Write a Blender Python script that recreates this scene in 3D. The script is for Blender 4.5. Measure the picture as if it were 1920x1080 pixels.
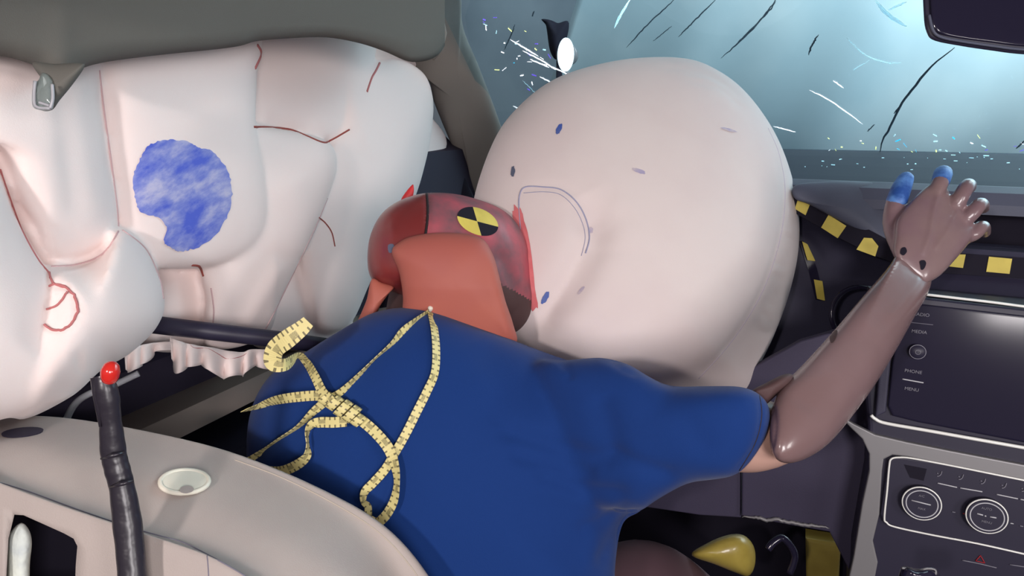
import bpy, bmesh, math, random
import numpy as np
from mathutils import Vector, Matrix
from mathutils.bvhtree import BVHTree

random.seed(7); rng = np.random.default_rng(7)
for o in list(bpy.data.objects): bpy.data.objects.remove(o)
scene = bpy.context.scene
COL = scene.collection

# ------------------------------------------------------------------ camera
# car frame: x to the right, y forward, z up; the camera rides behind the driver, turned left
CAM = Vector((0.0, 0.0, 1.20)); YAW = math.radians(25); PITCH = math.radians(-15); FPX = 1200.0
cd = bpy.data.cameras.new('camera'); cam = bpy.data.objects.new('camera', cd); COL.objects.link(cam)
cam.location = CAM; cam.rotation_euler = (math.pi/2 + PITCH, 0, YAW)
cd.sensor_width = 36; cd.lens = FPX/1920*36; cd.clip_start = 0.02
scene.camera = cam
R3 = cam.rotation_euler.to_matrix()
RIGHT, UP, FWD = R3 @ Vector((1,0,0)), R3 @ Vector((0,1,0)), R3 @ Vector((0,0,-1))

# ------------------------------------------------------------------ world and lights
w = bpy.data.worlds.new('world'); scene.world = w; w.use_nodes = True
w.node_tree.nodes['Background'].inputs[0].default_value = (0.70, 0.64, 0.72, 1)
w.node_tree.nodes['Background'].inputs[1].default_value = 0.22
def area(name, loc, target, size, power, color=(1,1,1), shape='RECTANGLE', sy=None, spread=None):
    l = bpy.data.lights.new(name, 'AREA'); l.energy = power; l.color = color; l.size = size
    l.shape = shape; l.size_y = sy or size
    if spread: l.spread = math.radians(spread)
    o = bpy.data.objects.new(name, l); COL.objects.link(o); o.location = loc
    o.rotation_euler = (Vector(target) - Vector(loc)).to_track_quat('-Z', 'Y').to_euler()
    return o
# crash-hall floodlights: passenger side, ahead through the windscreen, driver's side rear
area('floodlight_passenger_side', (1.6, -0.25, 1.32), (-0.1, 0.85, 0.95), 0.4, 9, (1.0, 0.95, 0.93))
area('onboard_camera_lamp', (0.80, -0.70, 1.28), (-0.25, 0.9, 0.95), 0.45, 16, (1.0, 0.945, 0.945))  # unseen light added behind the camera to brighten the airbags
area('floodlight_rear', (-0.20, -0.60, 1.38), (-0.40, 0.7, 1.0), 0.07, 6.0, (1.0, 0.91, 0.88))
area('floodlight_wall', (-3.0, 3.5, 5.0), (-2.0, 7.0, 2.0), 1.2, 80, (0.88, 0.95, 1.0), spread=120)  # unseen light added to lift the dark hall wall
area('floodlight_ahead', (2.2, 3.2, 4.2), (0.3, 1.3, 1.1), 1.2, 22, (1.0, 0.96, 0.94))
area('floodlight_board', (3.2, 1.8, 4.5), (2.0, 5.0, 1.5), 1.5, 390, (0.90, 0.97, 1.0), spread=105)  # unseen light added only to brighten the white board
scene.view_settings.view_transform = 'Standard'; scene.view_settings.look = 'None'
scene.view_settings.gamma = 1; scene.view_settings.use_curve_mapping = False
scene.view_settings.exposure = 0.0

# ------------------------------------------------------------------ helpers
def P(x, y, d):
    x, y, d = float(x), float(y), float(d)
    return CAM + d*(FWD + (x-960)/FPX*RIGHT - (y-540)/FPX*UP)
def ray(x, y):
    x, y = float(x), float(y)
    return (FWD + (x-960)/FPX*RIGHT - (y-540)/FPX*UP)
def side_depth(x, L):                       # depth of the vertical plane at lateral distance L on the left
    a = math.atan((x-960)/FPX)
    return L*math.cos(a)/max(0.12, math.sin(YAW - a))
def at_y(x, y, Y):                          # pixel ray meets the plane Y = const
    r = ray(x, y); return CAM + r*(Y/r.y)
def at_x(x, y, X):
    r = ray(x, y); return CAM + r*(X/r.x)
def on_plane(x, y, p, n):
    r = ray(x, y); return CAM + r*((p-CAM).dot(n)/r.dot(n))
def to_px(co):                              # co: (n,3) array
    v = co - np.array(CAM); z = v @ np.array(FWD)
    return 960 + FPX*(v @ np.array(RIGHT))/z, 540 - FPX*(v @ np.array(UP))/z, z

def lin(c):
    return tuple(((v/255)/12.92 if v/255 <= 0.04045 else (((v/255)+0.055)/1.055)**2.4) for v in c)
def mat(name, rgb, rough=0.6, metal=0.0, spec=0.5, var=None, vscale=8, bump=0, bscale=200, coat=0, sheen=0, sss=0, trans=0):
    m = bpy.data.materials.new(name); m.use_nodes = True; nt = m.node_tree; b = nt.nodes['Principled BSDF']
    c = lin(rgb) + (1,)
    b.inputs['Base Color'].default_value = c
    b.inputs['Roughness'].default_value = rough; b.inputs['Metallic'].default_value = metal
    b.inputs['Specular IOR Level'].default_value = spec
    b.inputs['Coat Weight'].default_value = coat; b.inputs['Sheen Weight'].default_value = sheen
    b.inputs['Transmission Weight'].default_value = trans
    if sss:
        b.inputs['Subsurface Weight'].default_value = sss; b.inputs['Subsurface Radius'].default_value = (0.02,0.008,0.006); b.inputs['Subsurface Scale'].default_value = 0.5
    tc = nt.nodes.new('ShaderNodeTexCoord')
    if var:
        n = nt.nodes.new('ShaderNodeTexNoise'); n.inputs['Scale'].default_value = vscale; n.inputs['Detail'].default_value = 4
        r = nt.nodes.new('ShaderNodeValToRGB'); r.color_ramp.elements[0].position = 0.38; r.color_ramp.elements[1].position = 0.62
        r.color_ramp.elements[0].color = c; r.color_ramp.elements[1].color = lin(var)+(1,)
        nt.links.new(tc.outputs['Object'], n.inputs['Vector']); nt.links.new(n.outputs['Fac'], r.inputs[0]); nt.links.new(r.outputs[0], b.inputs['Base Color'])
    if bump:
        n = nt.nodes.new('ShaderNodeTexNoise'); n.inputs['Scale'].default_value = bscale; n.inputs['Detail'].default_value = 2
        bp = nt.nodes.new('ShaderNodeBump'); bp.inputs['Strength'].default_value = bump; bp.inputs['Distance'].default_value = 0.002
        nt.links.new(tc.outputs['Object'], n.inputs['Vector']); nt.links.new(n.outputs['Fac'], bp.inputs['Height']); nt.links.new(bp.outputs[0], b.inputs['Normal'])
    return m

M = {}
M['bag'] = mat('airbag_nylon', (241,224,220), 0.72, spec=0.25, sheen=0.15, bump=0.08, bscale=900)
M['bag_front'] = mat('airbag_nylon_front', (232,219,216), 0.7, spec=0.25, sheen=0.15, var=(226,211,209), vscale=5, bump=0.08, bscale=900)
M['thread'] = mat('red_thread', (186,112,112), 0.8)
M['thread_dark'] = mat('brown_red_thread', (150,72,64), 0.8)
M['thread_blue'] = mat('blue_grey_thread', (160,160,186), 0.8)
M['thread_faint'] = mat('lilac_thread', (205,190,205), 0.8)
M['ink'] = mat('blue_ink', (70,96,176), 0.7, var=(92,110,170), vscale=60)
M['ink_faint'] = mat('faint_violet_ink', (176,166,196), 0.8, var=(205,192,200), vscale=90)
M['ink_grey'] = mat('grey_ink', (92,98,120), 0.7)
M['shirt'] = mat('blue_cotton', (17,53,117), 0.85, spec=0.2, sheen=0.1, bump=0.15, bscale=1200)
M['skin'] = mat('dummy_vinyl_brown', (134,107,108), 0.26, spec=0.55, var=(126,100,100), vscale=9, coat=0.25)
M['skin_hand'] = mat('dummy_vinyl_hand', (136,112,112), 0.30, spec=0.55, var=(128,102,108), vscale=22, coat=0.3)
M['arm'] = mat('dummy_vinyl_upper_arm', (196,156,142), 0.4)
M['orange'] = mat('orange_neck_rubber', (180,98,82), 0.62, var=(172,92,82), vscale=7)
M['head'] = mat('red_chalked_vinyl', (182,84,96), 0.6, var=(122,80,88), vscale=22, coat=0.1)
M['skull'] = mat('dark_red_skull_cap', (142,54,52), 0.32, var=(120,46,46), vscale=10, coat=0.2)
M['seam_dark'] = mat('dark_seam', (36,24,28), 0.7)
M['neck'] = mat('dark_neck', (82,58,58), 0.7)
M['red_tape'] = mat('red_tape', (206,46,50), 0.5)
M['chalk'] = mat('pink_chalk', (222,122,126), 0.8, var=(205,104,108), vscale=30)
M['black'] = mat('black_plastic', (44,41,60), 0.45, spec=0.4)
M['black_matt'] = mat('black_matt', (30,27,40), 0.8, spec=0.2)
M['black_gloss'] = mat('black_gloss', (36,33,52), 0.12, spec=0.5)
M['dash'] = mat('dash_plastic', (56,54,74), 0.55, spec=0.4, bump=0.1, bscale=700)
M['dash_top'] = mat('dash_top_plastic', (40,46,66), 0.7, spec=0.3, bump=0.1, bscale=600)
M['dash_pad'] = mat('dash_pad_plastic', (84,88,106), 0.55, spec=0.4, bump=0.1, bscale=600)
M['panel'] = mat('knee_panel_plastic', (64,59,80), 0.6, spec=0.3, bump=0.1, bscale=600)
M['silver'] = mat('silver_trim', (142,140,142), 0.42, metal=0.35)
M['chrome'] = mat('chrome', (250,250,244), 0.25, metal=0.0, spec=0.8)
M['white'] = mat('white_plastic', (228,222,206), 0.45)
M['white_print'] = mat('white_print', (200,200,205), 0.6)
M['grey_print'] = mat('grey_print', (130,128,140), 0.6)
M['red_print'] = mat('red_print', (170,30,40), 0.6)
M['yellow'] = mat('yellow_tape', (222,202,92), 0.6, var=(208,188,84), vscale=30)
M['seat'] = mat('grey_leather', (176,164,158), 0.55, spec=0.35, var=(170,158,153), vscale=12, bump=0.12, bscale=900)
M['seat_thread'] = mat('seat_thread', (120,114,128), 0.8)
M['seat_stitch'] = mat('seat_stitch', (186,174,160), 0.8)
M['head_liner'] = mat('grey_headliner', (106,104,99), 0.9, spec=0.15, bump=0.15, bscale=1200)
M['pillar'] = mat('grey_pillar_trim', (136,130,124), 0.75, spec=0.25, bump=0.1, bscale=900)
M['door_dark'] = mat('dark_door_plastic', (46,41,58), 0.6, spec=0.3)
M['door_grey'] = mat('grey_door_trim', (136,123,116), 0.7)
M['red_lamp'] = mat('red_lens', (206,44,38), 0.2, coat=0.5)
M['tape_black'] = mat('black_insulating_tape', (44,40,48), 0.30, spec=0.45, bump=0.35, bscale=90)
M['hose'] = mat('grey_hose', (170,170,176), 0.35)
M['foam'] = mat('white_foam', (226,232,222), 0.9, var=(196,204,204), vscale=40, bump=0.6, bscale=120)
M['foam_yellow'] = mat('yellow_foam', (176,156,74), 0.35, var=(160,140,64), vscale=20, coat=0.3)
M['bluetape'] = mat('blue_tape', (44,84,160), 0.5, var=(96,146,214), vscale=60)
M['crack_dark'] = mat('crack_dark', (62,92,110), 0.6)
M['crack_white'] = mat('crack_white', (250,252,255), 0.35, spec=0.8)
M['crack_soft'] = mat('crack_soft', (205,228,232), 0.6)
M['board'] = mat('white_board', (225,235,235), 0.8, var=(186,206,212), vscale=0.9)
M['wall'] = mat('hall_wall', (142,150,156), 0.9, var=(118,126,134), vscale=0.8)
M['floor'] = mat('hall_floor', (70,72,82), 0.8)
M['carpet'] = mat('dark_carpet', (34,30,38), 0.95, bump=0.5, bscale=500)
M['thigh'] = mat('dummy_trousers', (88,62,70), 0.85)
M['spark_c'] = mat('spark_cyan', (90,215,235), 0.4)
M['spark_y'] = mat('spark_yellow', (235,240,190), 0.4)
M['spark_p'] = mat('spark_violet', (150,130,220), 0.4)
M['hood'] = mat('car_bonnet', (60,72,92), 0.35, coat=0.3)

def glass_mat():
    m = bpy.data.materials.new('windscreen_glass'); m.use_nodes = True; nt = m.node_tree; nt.nodes.clear()
    out = nt.nodes.new('ShaderNodeOutputMaterial'); mx = nt.nodes.new('ShaderNodeMixShader')
    t = nt.nodes.new('ShaderNodeBsdfTransparent'); t.inputs[0].default_value = (0.66,0.84,0.91,1)
    g = nt.nodes.new('ShaderNodeBsdfGlossy'); g.inputs['Roughness'].default_value = 0.05
    mx.inputs[0].default_value = 0.04
    nt.links.new(t.outputs[0], mx.inputs[1]); nt.links.new(g.outputs[0], mx.inputs[2]); nt.links.new(mx.outputs[0], out.inputs[0])
    return m
M['glass'] = glass_mat()
def splinter_mat(name, rgb):                 # broken glass edge: pale colour stands in for its glints
    m = bpy.data.materials.new(name); m.use_nodes = True; nt = m.node_tree; nt.nodes.clear()
    out = nt.nodes.new('ShaderNodeOutputMaterial'); ad = nt.nodes.new('ShaderNodeAddShader')
    t = nt.nodes.new('ShaderNodeBsdfTranslucent'); t.inputs[0].default_value = lin(rgb)+(1,)
    g = nt.nodes.new('ShaderNodeBsdfDiffuse'); g.inputs[0].default_value = lin(rgb)+(1,)
    nt.links.new(t.outputs[0], ad.inputs[0]); nt.links.new(g.outputs[0], ad.inputs[1]); nt.links.new(ad.outputs[0], out.inputs[0])
    return m
for k_, c_ in (('crack_white',(255,255,255)), ('crack_soft',(205,228,232)), ('spark_c',(90,215,235)), ('spark_y',(240,244,200)), ('spark_p',(150,130,220))):
    M[k_] = splinter_mat(k_, c_)
M['clear'] = mat('clear_plastic', (200,214,212), 0.1, trans=0.7, spec=0.6)

def paint_mat():                             # blue chalk smeared on cloth: uneven, streaky
    m = mat('blue_chalk', (96,108,198), 0.85); nt = m.node_tree; b = nt.nodes['Principled BSDF']
    tc = nt.nodes.new('ShaderNodeTexCoord'); mp = nt.nodes.new('ShaderNodeMapping'); mp.inputs['Scale'].default_value = (1,1,1)
    mp.inputs['Rotation'].default_value = (0,0,math.radians(-35))
    sc_ = nt.nodes.new('ShaderNodeMapping'); sc_.inputs['Scale'].default_value = (1.5,2.8,1)
    n = nt.nodes.new('ShaderNodeTexNoise'); n.inputs['Scale'].default_value = 1.6; n.inputs['Detail'].default_value = 8; n.inputs['Roughness'].default_value = 0.62
    r = nt.nodes.new('ShaderNodeValToRGB'); e = r.color_ramp.elements
    e[0].position = 0.36; e[0].color = lin((186,184,214))+(1,); e[1].position = 0.62; e[1].color = lin((78,96,200))+(1,)
    k = e.new(0.5); k.color = lin((128,138,206))+(1,)
    nt.links.new(tc.outputs['UV'], mp.inputs[0]); nt.links.new(mp.outputs[0], sc_.inputs[0]); nt.links.new(sc_.outputs[0], n.inputs['Vector'])
    nt.links.new(n.outputs['Fac'], r.inputs[0]); nt.links.new(r.outputs[0], b.inputs['Base Color'])
    return m
M['paint'] = paint_mat()

def tape_mat():                              # printed measuring tape: ticks and number blots along u (metres)
    m = mat('printed_yellow_tape', (224,208,120), 0.5); nt = m.node_tree; b = nt.nodes['Principled BSDF']
    tc = nt.nodes.new('ShaderNodeTexCoord'); sp = nt.nodes.new('ShaderNodeSeparateXYZ'); nt.links.new(tc.outputs['UV'], sp.inputs[0])
    def math_(op, a, bb=None):
        n = nt.nodes.new('ShaderNodeMath'); n.operation = op
        for i, v in enumerate((a, bb)):
            if v is None: continue
            if isinstance(v, (int, float)): n.inputs[i].default_value = v
            else: nt.links.new(v, n.inputs[i])
        return n.outputs[0]
    u, v = sp.outputs[0], sp.outputs[1]
    f1 = math_('FRACT', math_('MULTIPLY', u, 160)); t1 = math_('LESS_THAN', f1, 0.30)
    edge = math_('GREATER_THAN', math_('ABSOLUTE', math_('SUBTRACT', v, 0.5)), 0.22)
    ticks = math_('MULTIPLY', t1, edge)
    f2 = math_('FRACT', math_('MULTIPLY', u, 40)); t2 = math_('MULTIPLY', math_('LESS_THAN', f2, 0.34), math_('LESS_THAN', math_('ABSOLUTE', math_('SUBTRACT', v, 0.42)), 0.2))
    ns = nt.nodes.new('ShaderNodeTexNoise'); ns.inputs['Scale'].default_value = 700; nt.links.new(tc.outputs['UV'], ns.inputs['Vector'])
    t2 = math_('MULTIPLY', t2, math_('GREATER_THAN', ns.outputs['Fac'], 0.48))
    fac = math_('MINIMUM', math_('ADD', ticks, t2), 1.0)
    fac = math_('MULTIPLY', fac, 0.8)
    mx = nt.nodes.new('ShaderNodeMix'); mx.data_type = 'RGBA'; nt.links.new(fac, mx.inputs[0])
    mx.inputs[6].default_value = lin((226,212,146))+(1,); mx.inputs[7].default_value = lin((58,50,40))+(1,)
    nt.links.new(mx.outputs[2], b.inputs['Base Color'])
    return m
M['tape'] = tape_mat()

# --- object bookkeeping
def empty(name, loc, label, cat, group=None, kind=None):
    o = bpy.data.objects.new(name, None); COL.objects.link(o); o.location = loc; o.empty_display_size = 0.02
    o['label'] = label
    if cat: o['category'] = cat
    if group: o['group'] = group
    if kind: o['kind'] = kind
    return o
def mesh_obj(name, verts, faces, m, parent=None, smooth=True, label=None, cat=None, kind=None, group=None, uvs=None):
    me = bpy.data.meshes.new(name); me.from_pydata([tuple(v) for v in verts], [], [tuple(f) for f in faces]); me.update()
    bm = bmesh.new(); bm.from_mesh(me); bmesh.ops.recalc_face_normals(bm, faces=bm.faces); bm.to_mesh(me); bm.free()
    return link_mesh(name, me, m, parent, smooth, label, cat, kind, group)
def link_mesh(name, me, m, parent=None, smooth=True, label=None, cat=None, kind=None, group=None):
    me.name = name
    o = bpy.data.objects.new(name, me); COL.objects.link(o)
    if m is not None:
        me.materials.clear(); me.materials.append(M[m] if isinstance(m, str) else m)
    if smooth: me.polygons.foreach_set('use_smooth', [True]*len(me.polygons))
    if parent is not None:
        o.parent = parent; o.matrix_parent_inverse = Matrix.Translation(-Vector(parent.matrix_basis.translation)) if parent.type == 'EMPTY' else parent.matrix_basis.inverted()
    if label: o['label'] = label
    if cat: o['category'] = cat
    if kind: o['kind'] = kind
    if group: o['group'] = group
    return o

def spline(pts, n, closed=False):            # Catmull-Rom resample, any dimension
    p = np.array(pts, float); k = len(p); out = []
    segs = k if closed else k-1
    for s in range(n):
        t = s/(n if closed else n-1)*segs
        i = min(int(t), segs-1); f = t-i
        if closed: a,b,c,d = p[(i-1)%k], p[i%k], p[(i+1)%k], p[(i+2)%k]
        else: a,b,c,d = p[max(i-1,0)], p[i], p[i+1], p[min(i+2,k-1)]
        out.append(0.5*((2*b)+(-a+c)*f+(2*a-5*b+4*c-d)*f*f+(-a+3*b-3*c+d)*f**3))
    return np.array(out)
def even(pts, n):                            # even resample of a polyline
    p = np.array(pts, float); L = np.r_[0, np.cumsum(np.linalg.norm(np.diff(p, axis=0), axis=1))]
    t = np.linspace(0, L[-1], n); return np.stack([np.interp(t, L, p[:,i]) for i in range(p.shape[1])], 1)

def pillow(outline, d, bf, bb, center=None, n=96, rings=18, q=1.0, smooth=True):
    """closed cushion: pixel outline at depth d (number or function), domes bf towards and bb away from the camera"""
    o = spline(outline, n, True) if smooth else even(list(outline)+[outline[0]], n+1)[:-1]
    c = np.array(center, float) if center else o.mean(0)
    df = d if callable(d) else (lambda x, y: d)
    V, F = [], []
    def ring_set(sign, bulge):
        base = len(V); V.append(P(c[0], c[1], df(*c) - sign*bulge))
        for k in range(1, rings):
            s = math.sin(k/rings*math.pi/2); h = math.cos(k/rings*math.pi/2)**q
            for j in range(n):
                px = c + s*(o[j]-c); V.append(P(px[0], px[1], df(*px) - sign*bulge*h))
        return base
    fb = ring_set(1, bf); bb_ = ring_set(-1, bb); eb = len(V)
    for j in range(n): V.append(P(o[j][0], o[j][1], df(*o[j])))
    for base, flip in ((fb, False), (bb_, True)):
        idx = lambda k, j: eb + j % n if k == rings else base + 1 + (k-1)*n + j % n
        for j in range(n):
            f = (base, idx(1, j), idx(1, j+1)); F.append(f[::-1] if flip else f)
            for k in range(1, rings):
                f = (idx(k, j), idx(k+1, j), idx(k+1, j+1), idx(k, j+1)); F.append(f[::-1] if flip else f)
    return V, F
def tube_geo(pts, radii, n=16, cap=True, flat=1.0, flat_dir=None):
    p = [Vector(q) for q in pts]; k = len(p); V, F = [], []
    if isinstance(radii, (int, float)): radii = [radii]*k
    radii = [float(r) for r in radii]; ref = None
    for i in range(k):
        t = (p[min(i+1,k-1)] - p[max(i-1,0)]).normalized()
        if ref is None:
            ref = flat_dir.copy() if flat_dir else (Vector((0,0,1)) if abs(t.z) < 0.9 else Vector((1,0,0)))
        u = (ref - t*ref.dot(t)).normalized(); v = t.cross(u); ref = u
        for j in range(n):
            a = 2*math.pi*j/n; V.append(p[i] + radii[i]*(math.cos(a)*u*flat + math.sin(a)*v))
    for i in range(k-1):
        for j in range(n): F.append((i*n+j, i*n+(j+1)%n, (i+1)*n+(j+1)%n, (i+1)*n+j))
    if cap:
        F.append(tuple(range(n))[::-1]); F.append(tuple((k-1)*n+j for j in range(n)))
    return V, F
def rtube(pts, radii, n=16, m=24, flat=1.0, flat_dir=None):     # splined tube with rounded ends
    q = spline([tuple(p)+(r,) for p, r in zip(pts, radii)], m)
    pp = [Vector(r[:3]) for r in q]; rr = [r[3] for r in q]
    a = (pp[0]-pp[1]).normalized(); b = (pp[-1]-pp[-2]).normalized(); r0, r1 = rr[0], rr[-1]
    hd = [pp[0] + a*r0*math.sin(t) for t in (1.5, 1.1, 0.6)]; hr = [r0*math.cos(t) for t in (1.5, 1.1, 0.6)]
    tl = [pp[-1] + b*r1*math.sin(t) for t in (0.6, 1.1, 1.5)]; tr = [r1*math.cos(t) for t in (0.6, 1.1, 1.5)]
    return tube_geo(hd+pp+tl, hr+rr+tr, n, True, flat, flat_dir)
def merge(*geos):
    V, F = [], []
    for v, f in geos:
        b = len(V); V += list(v); F += [tuple(i+b for i in q) for q in f]
    return V, F
def fused(name, geo, voxel, smooth_it, factor=0.5):
    """closed overlapping shapes -> one skin (voxel union), then relaxed"""
    me = bpy.data.meshes.new(name); me.from_pydata([tuple(v) for v in geo[0]], [], geo[1]); me.update()
    bm = bmesh.new(); bm.from_mesh(me); bmesh.ops.recalc_face_normals(bm, faces=bm.faces); bm.to_mesh(me); bm.free()
    o = bpy.data.objects.new(name, me); COL.objects.link(o)
    r = o.modifiers.new('r', 'REMESH'); r.mode = 'VOXEL'; r.voxel_size = voxel
    if smooth_it:
        s = o.modifiers.new('s', 'SMOOTH'); s.factor = factor; s.iterations = smooth_it
    dg = bpy.context.evaluated_depsgraph_get(); out = bpy.data.meshes.new_from_object(o.evaluated_get(dg))
    bpy.data.objects.remove(o); bpy.data.meshes.remove(me)
    return out
def coords(me):
    a = np.empty(len(me.vertices)*3); me.vertices.foreach_get('co', a); return a.reshape(-1,3)
def normals(me):
    a = np.empty(len(me.vertices)*3); me.vertex_normals.foreach_get('vector', a); return a.reshape(-1,3)
def fold(me, lines):
    """press folds into cloth: lines = (pixel polyline, half width px, depth m[>0 valley, <0 ridge])"""
    co = coords(me); nr = normals(me); x, y, z = to_px(co)
    view = (np.array(CAM)-co); view /= np.linalg.norm(view, axis=1)[:,None]
    front = (nr*view).sum(1) > 0.05
    for pts, wd, dp in lines:
        q = spline(pts, 40); best = np.full(len(co), 1e9); par = np.zeros(len(co))
        for i in range(len(q)-1):
            ax, ay = q[i][:2]; bx, by = q[i+1][:2]; L2 = max((bx-ax)**2+(by-ay)**2, 1e-9)
            t = np.clip(((x-ax)*(bx-ax)+(y-ay)*(by-ay))/L2, 0, 1)
            dd = np.hypot(x-ax-t*(bx-ax), y-ay-t*(by-ay)); k = dd < best
            best[k] = dd[k]; par[k] = (i+t[k])/(len(q)-1)
        fade = np.minimum(1, np.minimum(par, 1-par)*5 + 0.15)
        co -= nr*(front*dp*fade*np.exp(-(best/wd)**2))[:,None]
    me.vertices.foreach_set('co', co.ravel()); me.update()
def bvh_of(*meshes):
    V, F = [], []
    for me in meshes:
        b = len(V); V += [v.co.copy() for v in me.vertices]; F += [tuple(i+b for i in p.vertices) for p in me.polygons]
    return BVHTree.FromPolygons(V, F)
def hit(bvh, x, y, off=0.0, fallback=1.0):
    r = ray(x, y).normalized(); h = bvh.ray_cast(CAM, r)
    if h[0] is None: return P(x, y, fallback), -FWD
    n = h[1] if h[1].dot(r) < 0 else -h[1]
    return h[0] + n*off, n
def drape_line(name, bvh, pts, radius, m, parent, n=40, off=0.0, label=None, fallback=1.0, sides=6):
    q = spline(pts, n); p = [hit(bvh, a[0], a[1], off, fallback)[0] for a in q]
    V, F = tube_geo(p, radius, sides)
    return mesh_obj(name, V, F, m, parent, label=label)
def decal(name, bvh, outline, m, parent, off=0.0008, n=48, rings=10, label=None, fallback=1.0, smooth=True, jag=0.0):
    """a thin patch laid on a surface: pixel outline dropped onto it"""
    o = spline(outline, n, True) if smooth else even(list(outline)+[outline[0]], n+1)[:-1]
    c = o.mean(0)
    if jag: o = c + (o-c)*(1+jag*(rng.random((len(o),1))-0.5))
    V, F, uv = [], [], []
    lo, hi = o.min(0), o.max(0); sz = max(hi-lo)
    def add(px): V.append(hit(bvh, px[0], px[1], off, fallback)[0]); uv.append(((px[0]-lo[0])/sz, 1-(px[1]-lo[1])/sz))
    add(c)
    for k in range(1, rings+1):
        for j in range(n): add(c + (o[j]-c)*k/rings)
    for j in range(n):
        F.append((0, 1+(j+1)%n, 1+j))
        for k in range(rings-1): F.append((1+k*n+j, 1+k*n+(j+1)%n, 1+(k+1)*n+(j+1)%n, 1+(k+1)*n+j))
    ob = mesh_obj(name, V, F, m, parent, label=label)
    ul = ob.data.uv_layers.new(name='UVMap')
    for lp in ob.data.loops: ul.data[lp.index].uv = uv[lp.vertex_index]
    return ob
def prism(name, poly, origin, n, off0, off1, m, parent, bevel=0.0, label=None, cat=None, kind=None, smooth=False):
    """pixel polygon on a plane through origin with normal n, thick from off0 to off1 along n"""
    n = Vector(n).normalized(); pts = [on_plane(x, y, origin, n) for x, y in poly]; k = len(pts)
    bm = bmesh.new(); a = [bm.verts.new(p+n*off0) for p in pts]; b = [bm.verts.new(p+n*off1) for p in pts]
    bm.faces.new(a[::-1]); bm.faces.new(b)
    for i in range(k): bm.faces.new((a[i], a[(i+1)%k], b[(i+1)%k], b[i]))
    bmesh.ops.recalc_face_normals(bm, faces=bm.faces)
    if bevel:
        es = [e for e in bm.edges if all(v in b for v in e.verts)]
        bmesh.ops.bevel(bm, geom=es, offset=bevel, segments=3, affect='EDGES', profile=0.6)
    me = bpy.data.meshes.new(name); bm.to_mesh(me); bm.free()
    o = link_mesh(name, me, m, parent, smooth, label, cat, kind)
    return o
def extrude_profile(prof, x0, x1, thick=0.02, nx=2):
    """open profile of (y,z) points swept along x, closed behind by its copy moved forward"""
    k = len(prof); ring = list(prof) + [(y+thick, z-0.0) for y, z in prof[::-1]]; V, F = [], []; n = len(ring)
    for i in range(nx):
        x = x0+(x1-x0)*i/(nx-1)
        V += [Vector((x, y, z)) for y, z in ring]
    for i in range(nx-1):
        for j in range(n): F.append((i*n+j, i*n+(j+1)%n, (i+1)*n+(j+1)%n, (i+1)*n+j))
    F.append(tuple(range(n))); F.append(tuple((nx-1)*n+j for j in range(n))[::-1])
    return V, F
def box(x0,x1,y0,y1,z0,z1):
    V = [Vector((x,y,z)) for x in (x0,x1) for y in (y0,y1) for z in (z0,z1)]
    return V, [(0,1,3,2),(4,6,7,5),(0,4,5,1),(2,3,7,6),(0,2,6,4),(1,5,7,3)]
def ring_geo(c, n, r, rt, k=48, s=8):        # torus
    n = Vector(n).normalized(); u = Vector((1,0,0)); u = (u-n*u.dot(n)).normalized(); v = n.cross(u); V, F = [], []
    for i in range(k):
        a = 2*math.pi*i/k; e = math.cos(a)*u+math.sin(a)*v
        for j in range(s):
            b = 2*math.pi*j/s; V.append(c+e*(r+rt*math.cos(b))+n*rt*math.sin(b))
    for i in range(k):
        for j in range(s): F.append((i*s+j, ((i+1)%k)*s+j, ((i+1)%k)*s+(j+1)%s, i*s+(j+1)%s))
    return V, F
def lathe_geo(c, n, prof, k=40):             # prof: (r, h) along n, closed at both ends
    n = Vector(n).normalized(); u = Vector((1,0,0)); u = (u-n*u.dot(n)).normalized(); v = n.cross(u); V, F = [], []
    for r, h in prof:
        for i in range(k):
            a = 2*math.pi*i/k; V.append(c+(math.cos(a)*u+math.sin(a)*v)*r+n*h)
    for j in range(len(prof)-1):
        for i in range(k): F.append((j*k+i, j*k+(i+1)%k, (j+1)*k+(i+1)%k, (j+1)*k+i))
    F.append(tuple(range(k))[::-1]); F.append(tuple((len(prof)-1)*k+i for i in range(k)))
    return V, F
def ribbon(name, pts, m, parent, width=0.011, n=80, label=None, group=None, cat=None):
    """tape: pts = (x, y, depth, twist degrees[, width factor]); width lies across the path, turned by the twist"""
    q = spline([tuple(p)+((1.0,) if len(p) == 4 else ()) for p in pts], n)
    c = [P(a[0], a[1], a[2]) for a in q]; V, F, uv = [], [], []; u = 0
    for i in range(n):
        t = (c[min(i+1,n-1)]-c[max(i-1,0)]).normalized(); view = (CAM-c[i]).normalized()
        s = t.cross(view).normalized(); nn = s.cross(t).normalized(); a = math.radians(q[i][3])
        wd = (s*math.cos(a)+nn*math.sin(a))*(width*0.5*float(q[i][4]))
        th = (t.cross(wd)).normalized()*0.00035
        if i: u += (c[i]-c[i-1]).length
        for e, vv in ((wd+th,0),(-wd+th,1),(-wd-th,1),(wd-th,0)): V.append(c[i]+e); uv.append((u, vv))
    for i in range(n-1):
        for j in range(4): F.append((i*4+j, i*4+(j+1)%4, (i+1)*4+(j+1)%4, (i+1)*4+j))
    F.append((0,1,2,3)); F.append(tuple((n-1)*4+j for j in range(4))[::-1])
    ob = mesh_obj(name, V, F, m, parent, smooth=False, label=label, group=group, cat=cat)
    ul = ob.data.uv_layers.new(name='UVMap')
    for lp in ob.data.loops: ul.data[lp.index].uv = uv[lp.vertex_index]
    return ob
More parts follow.
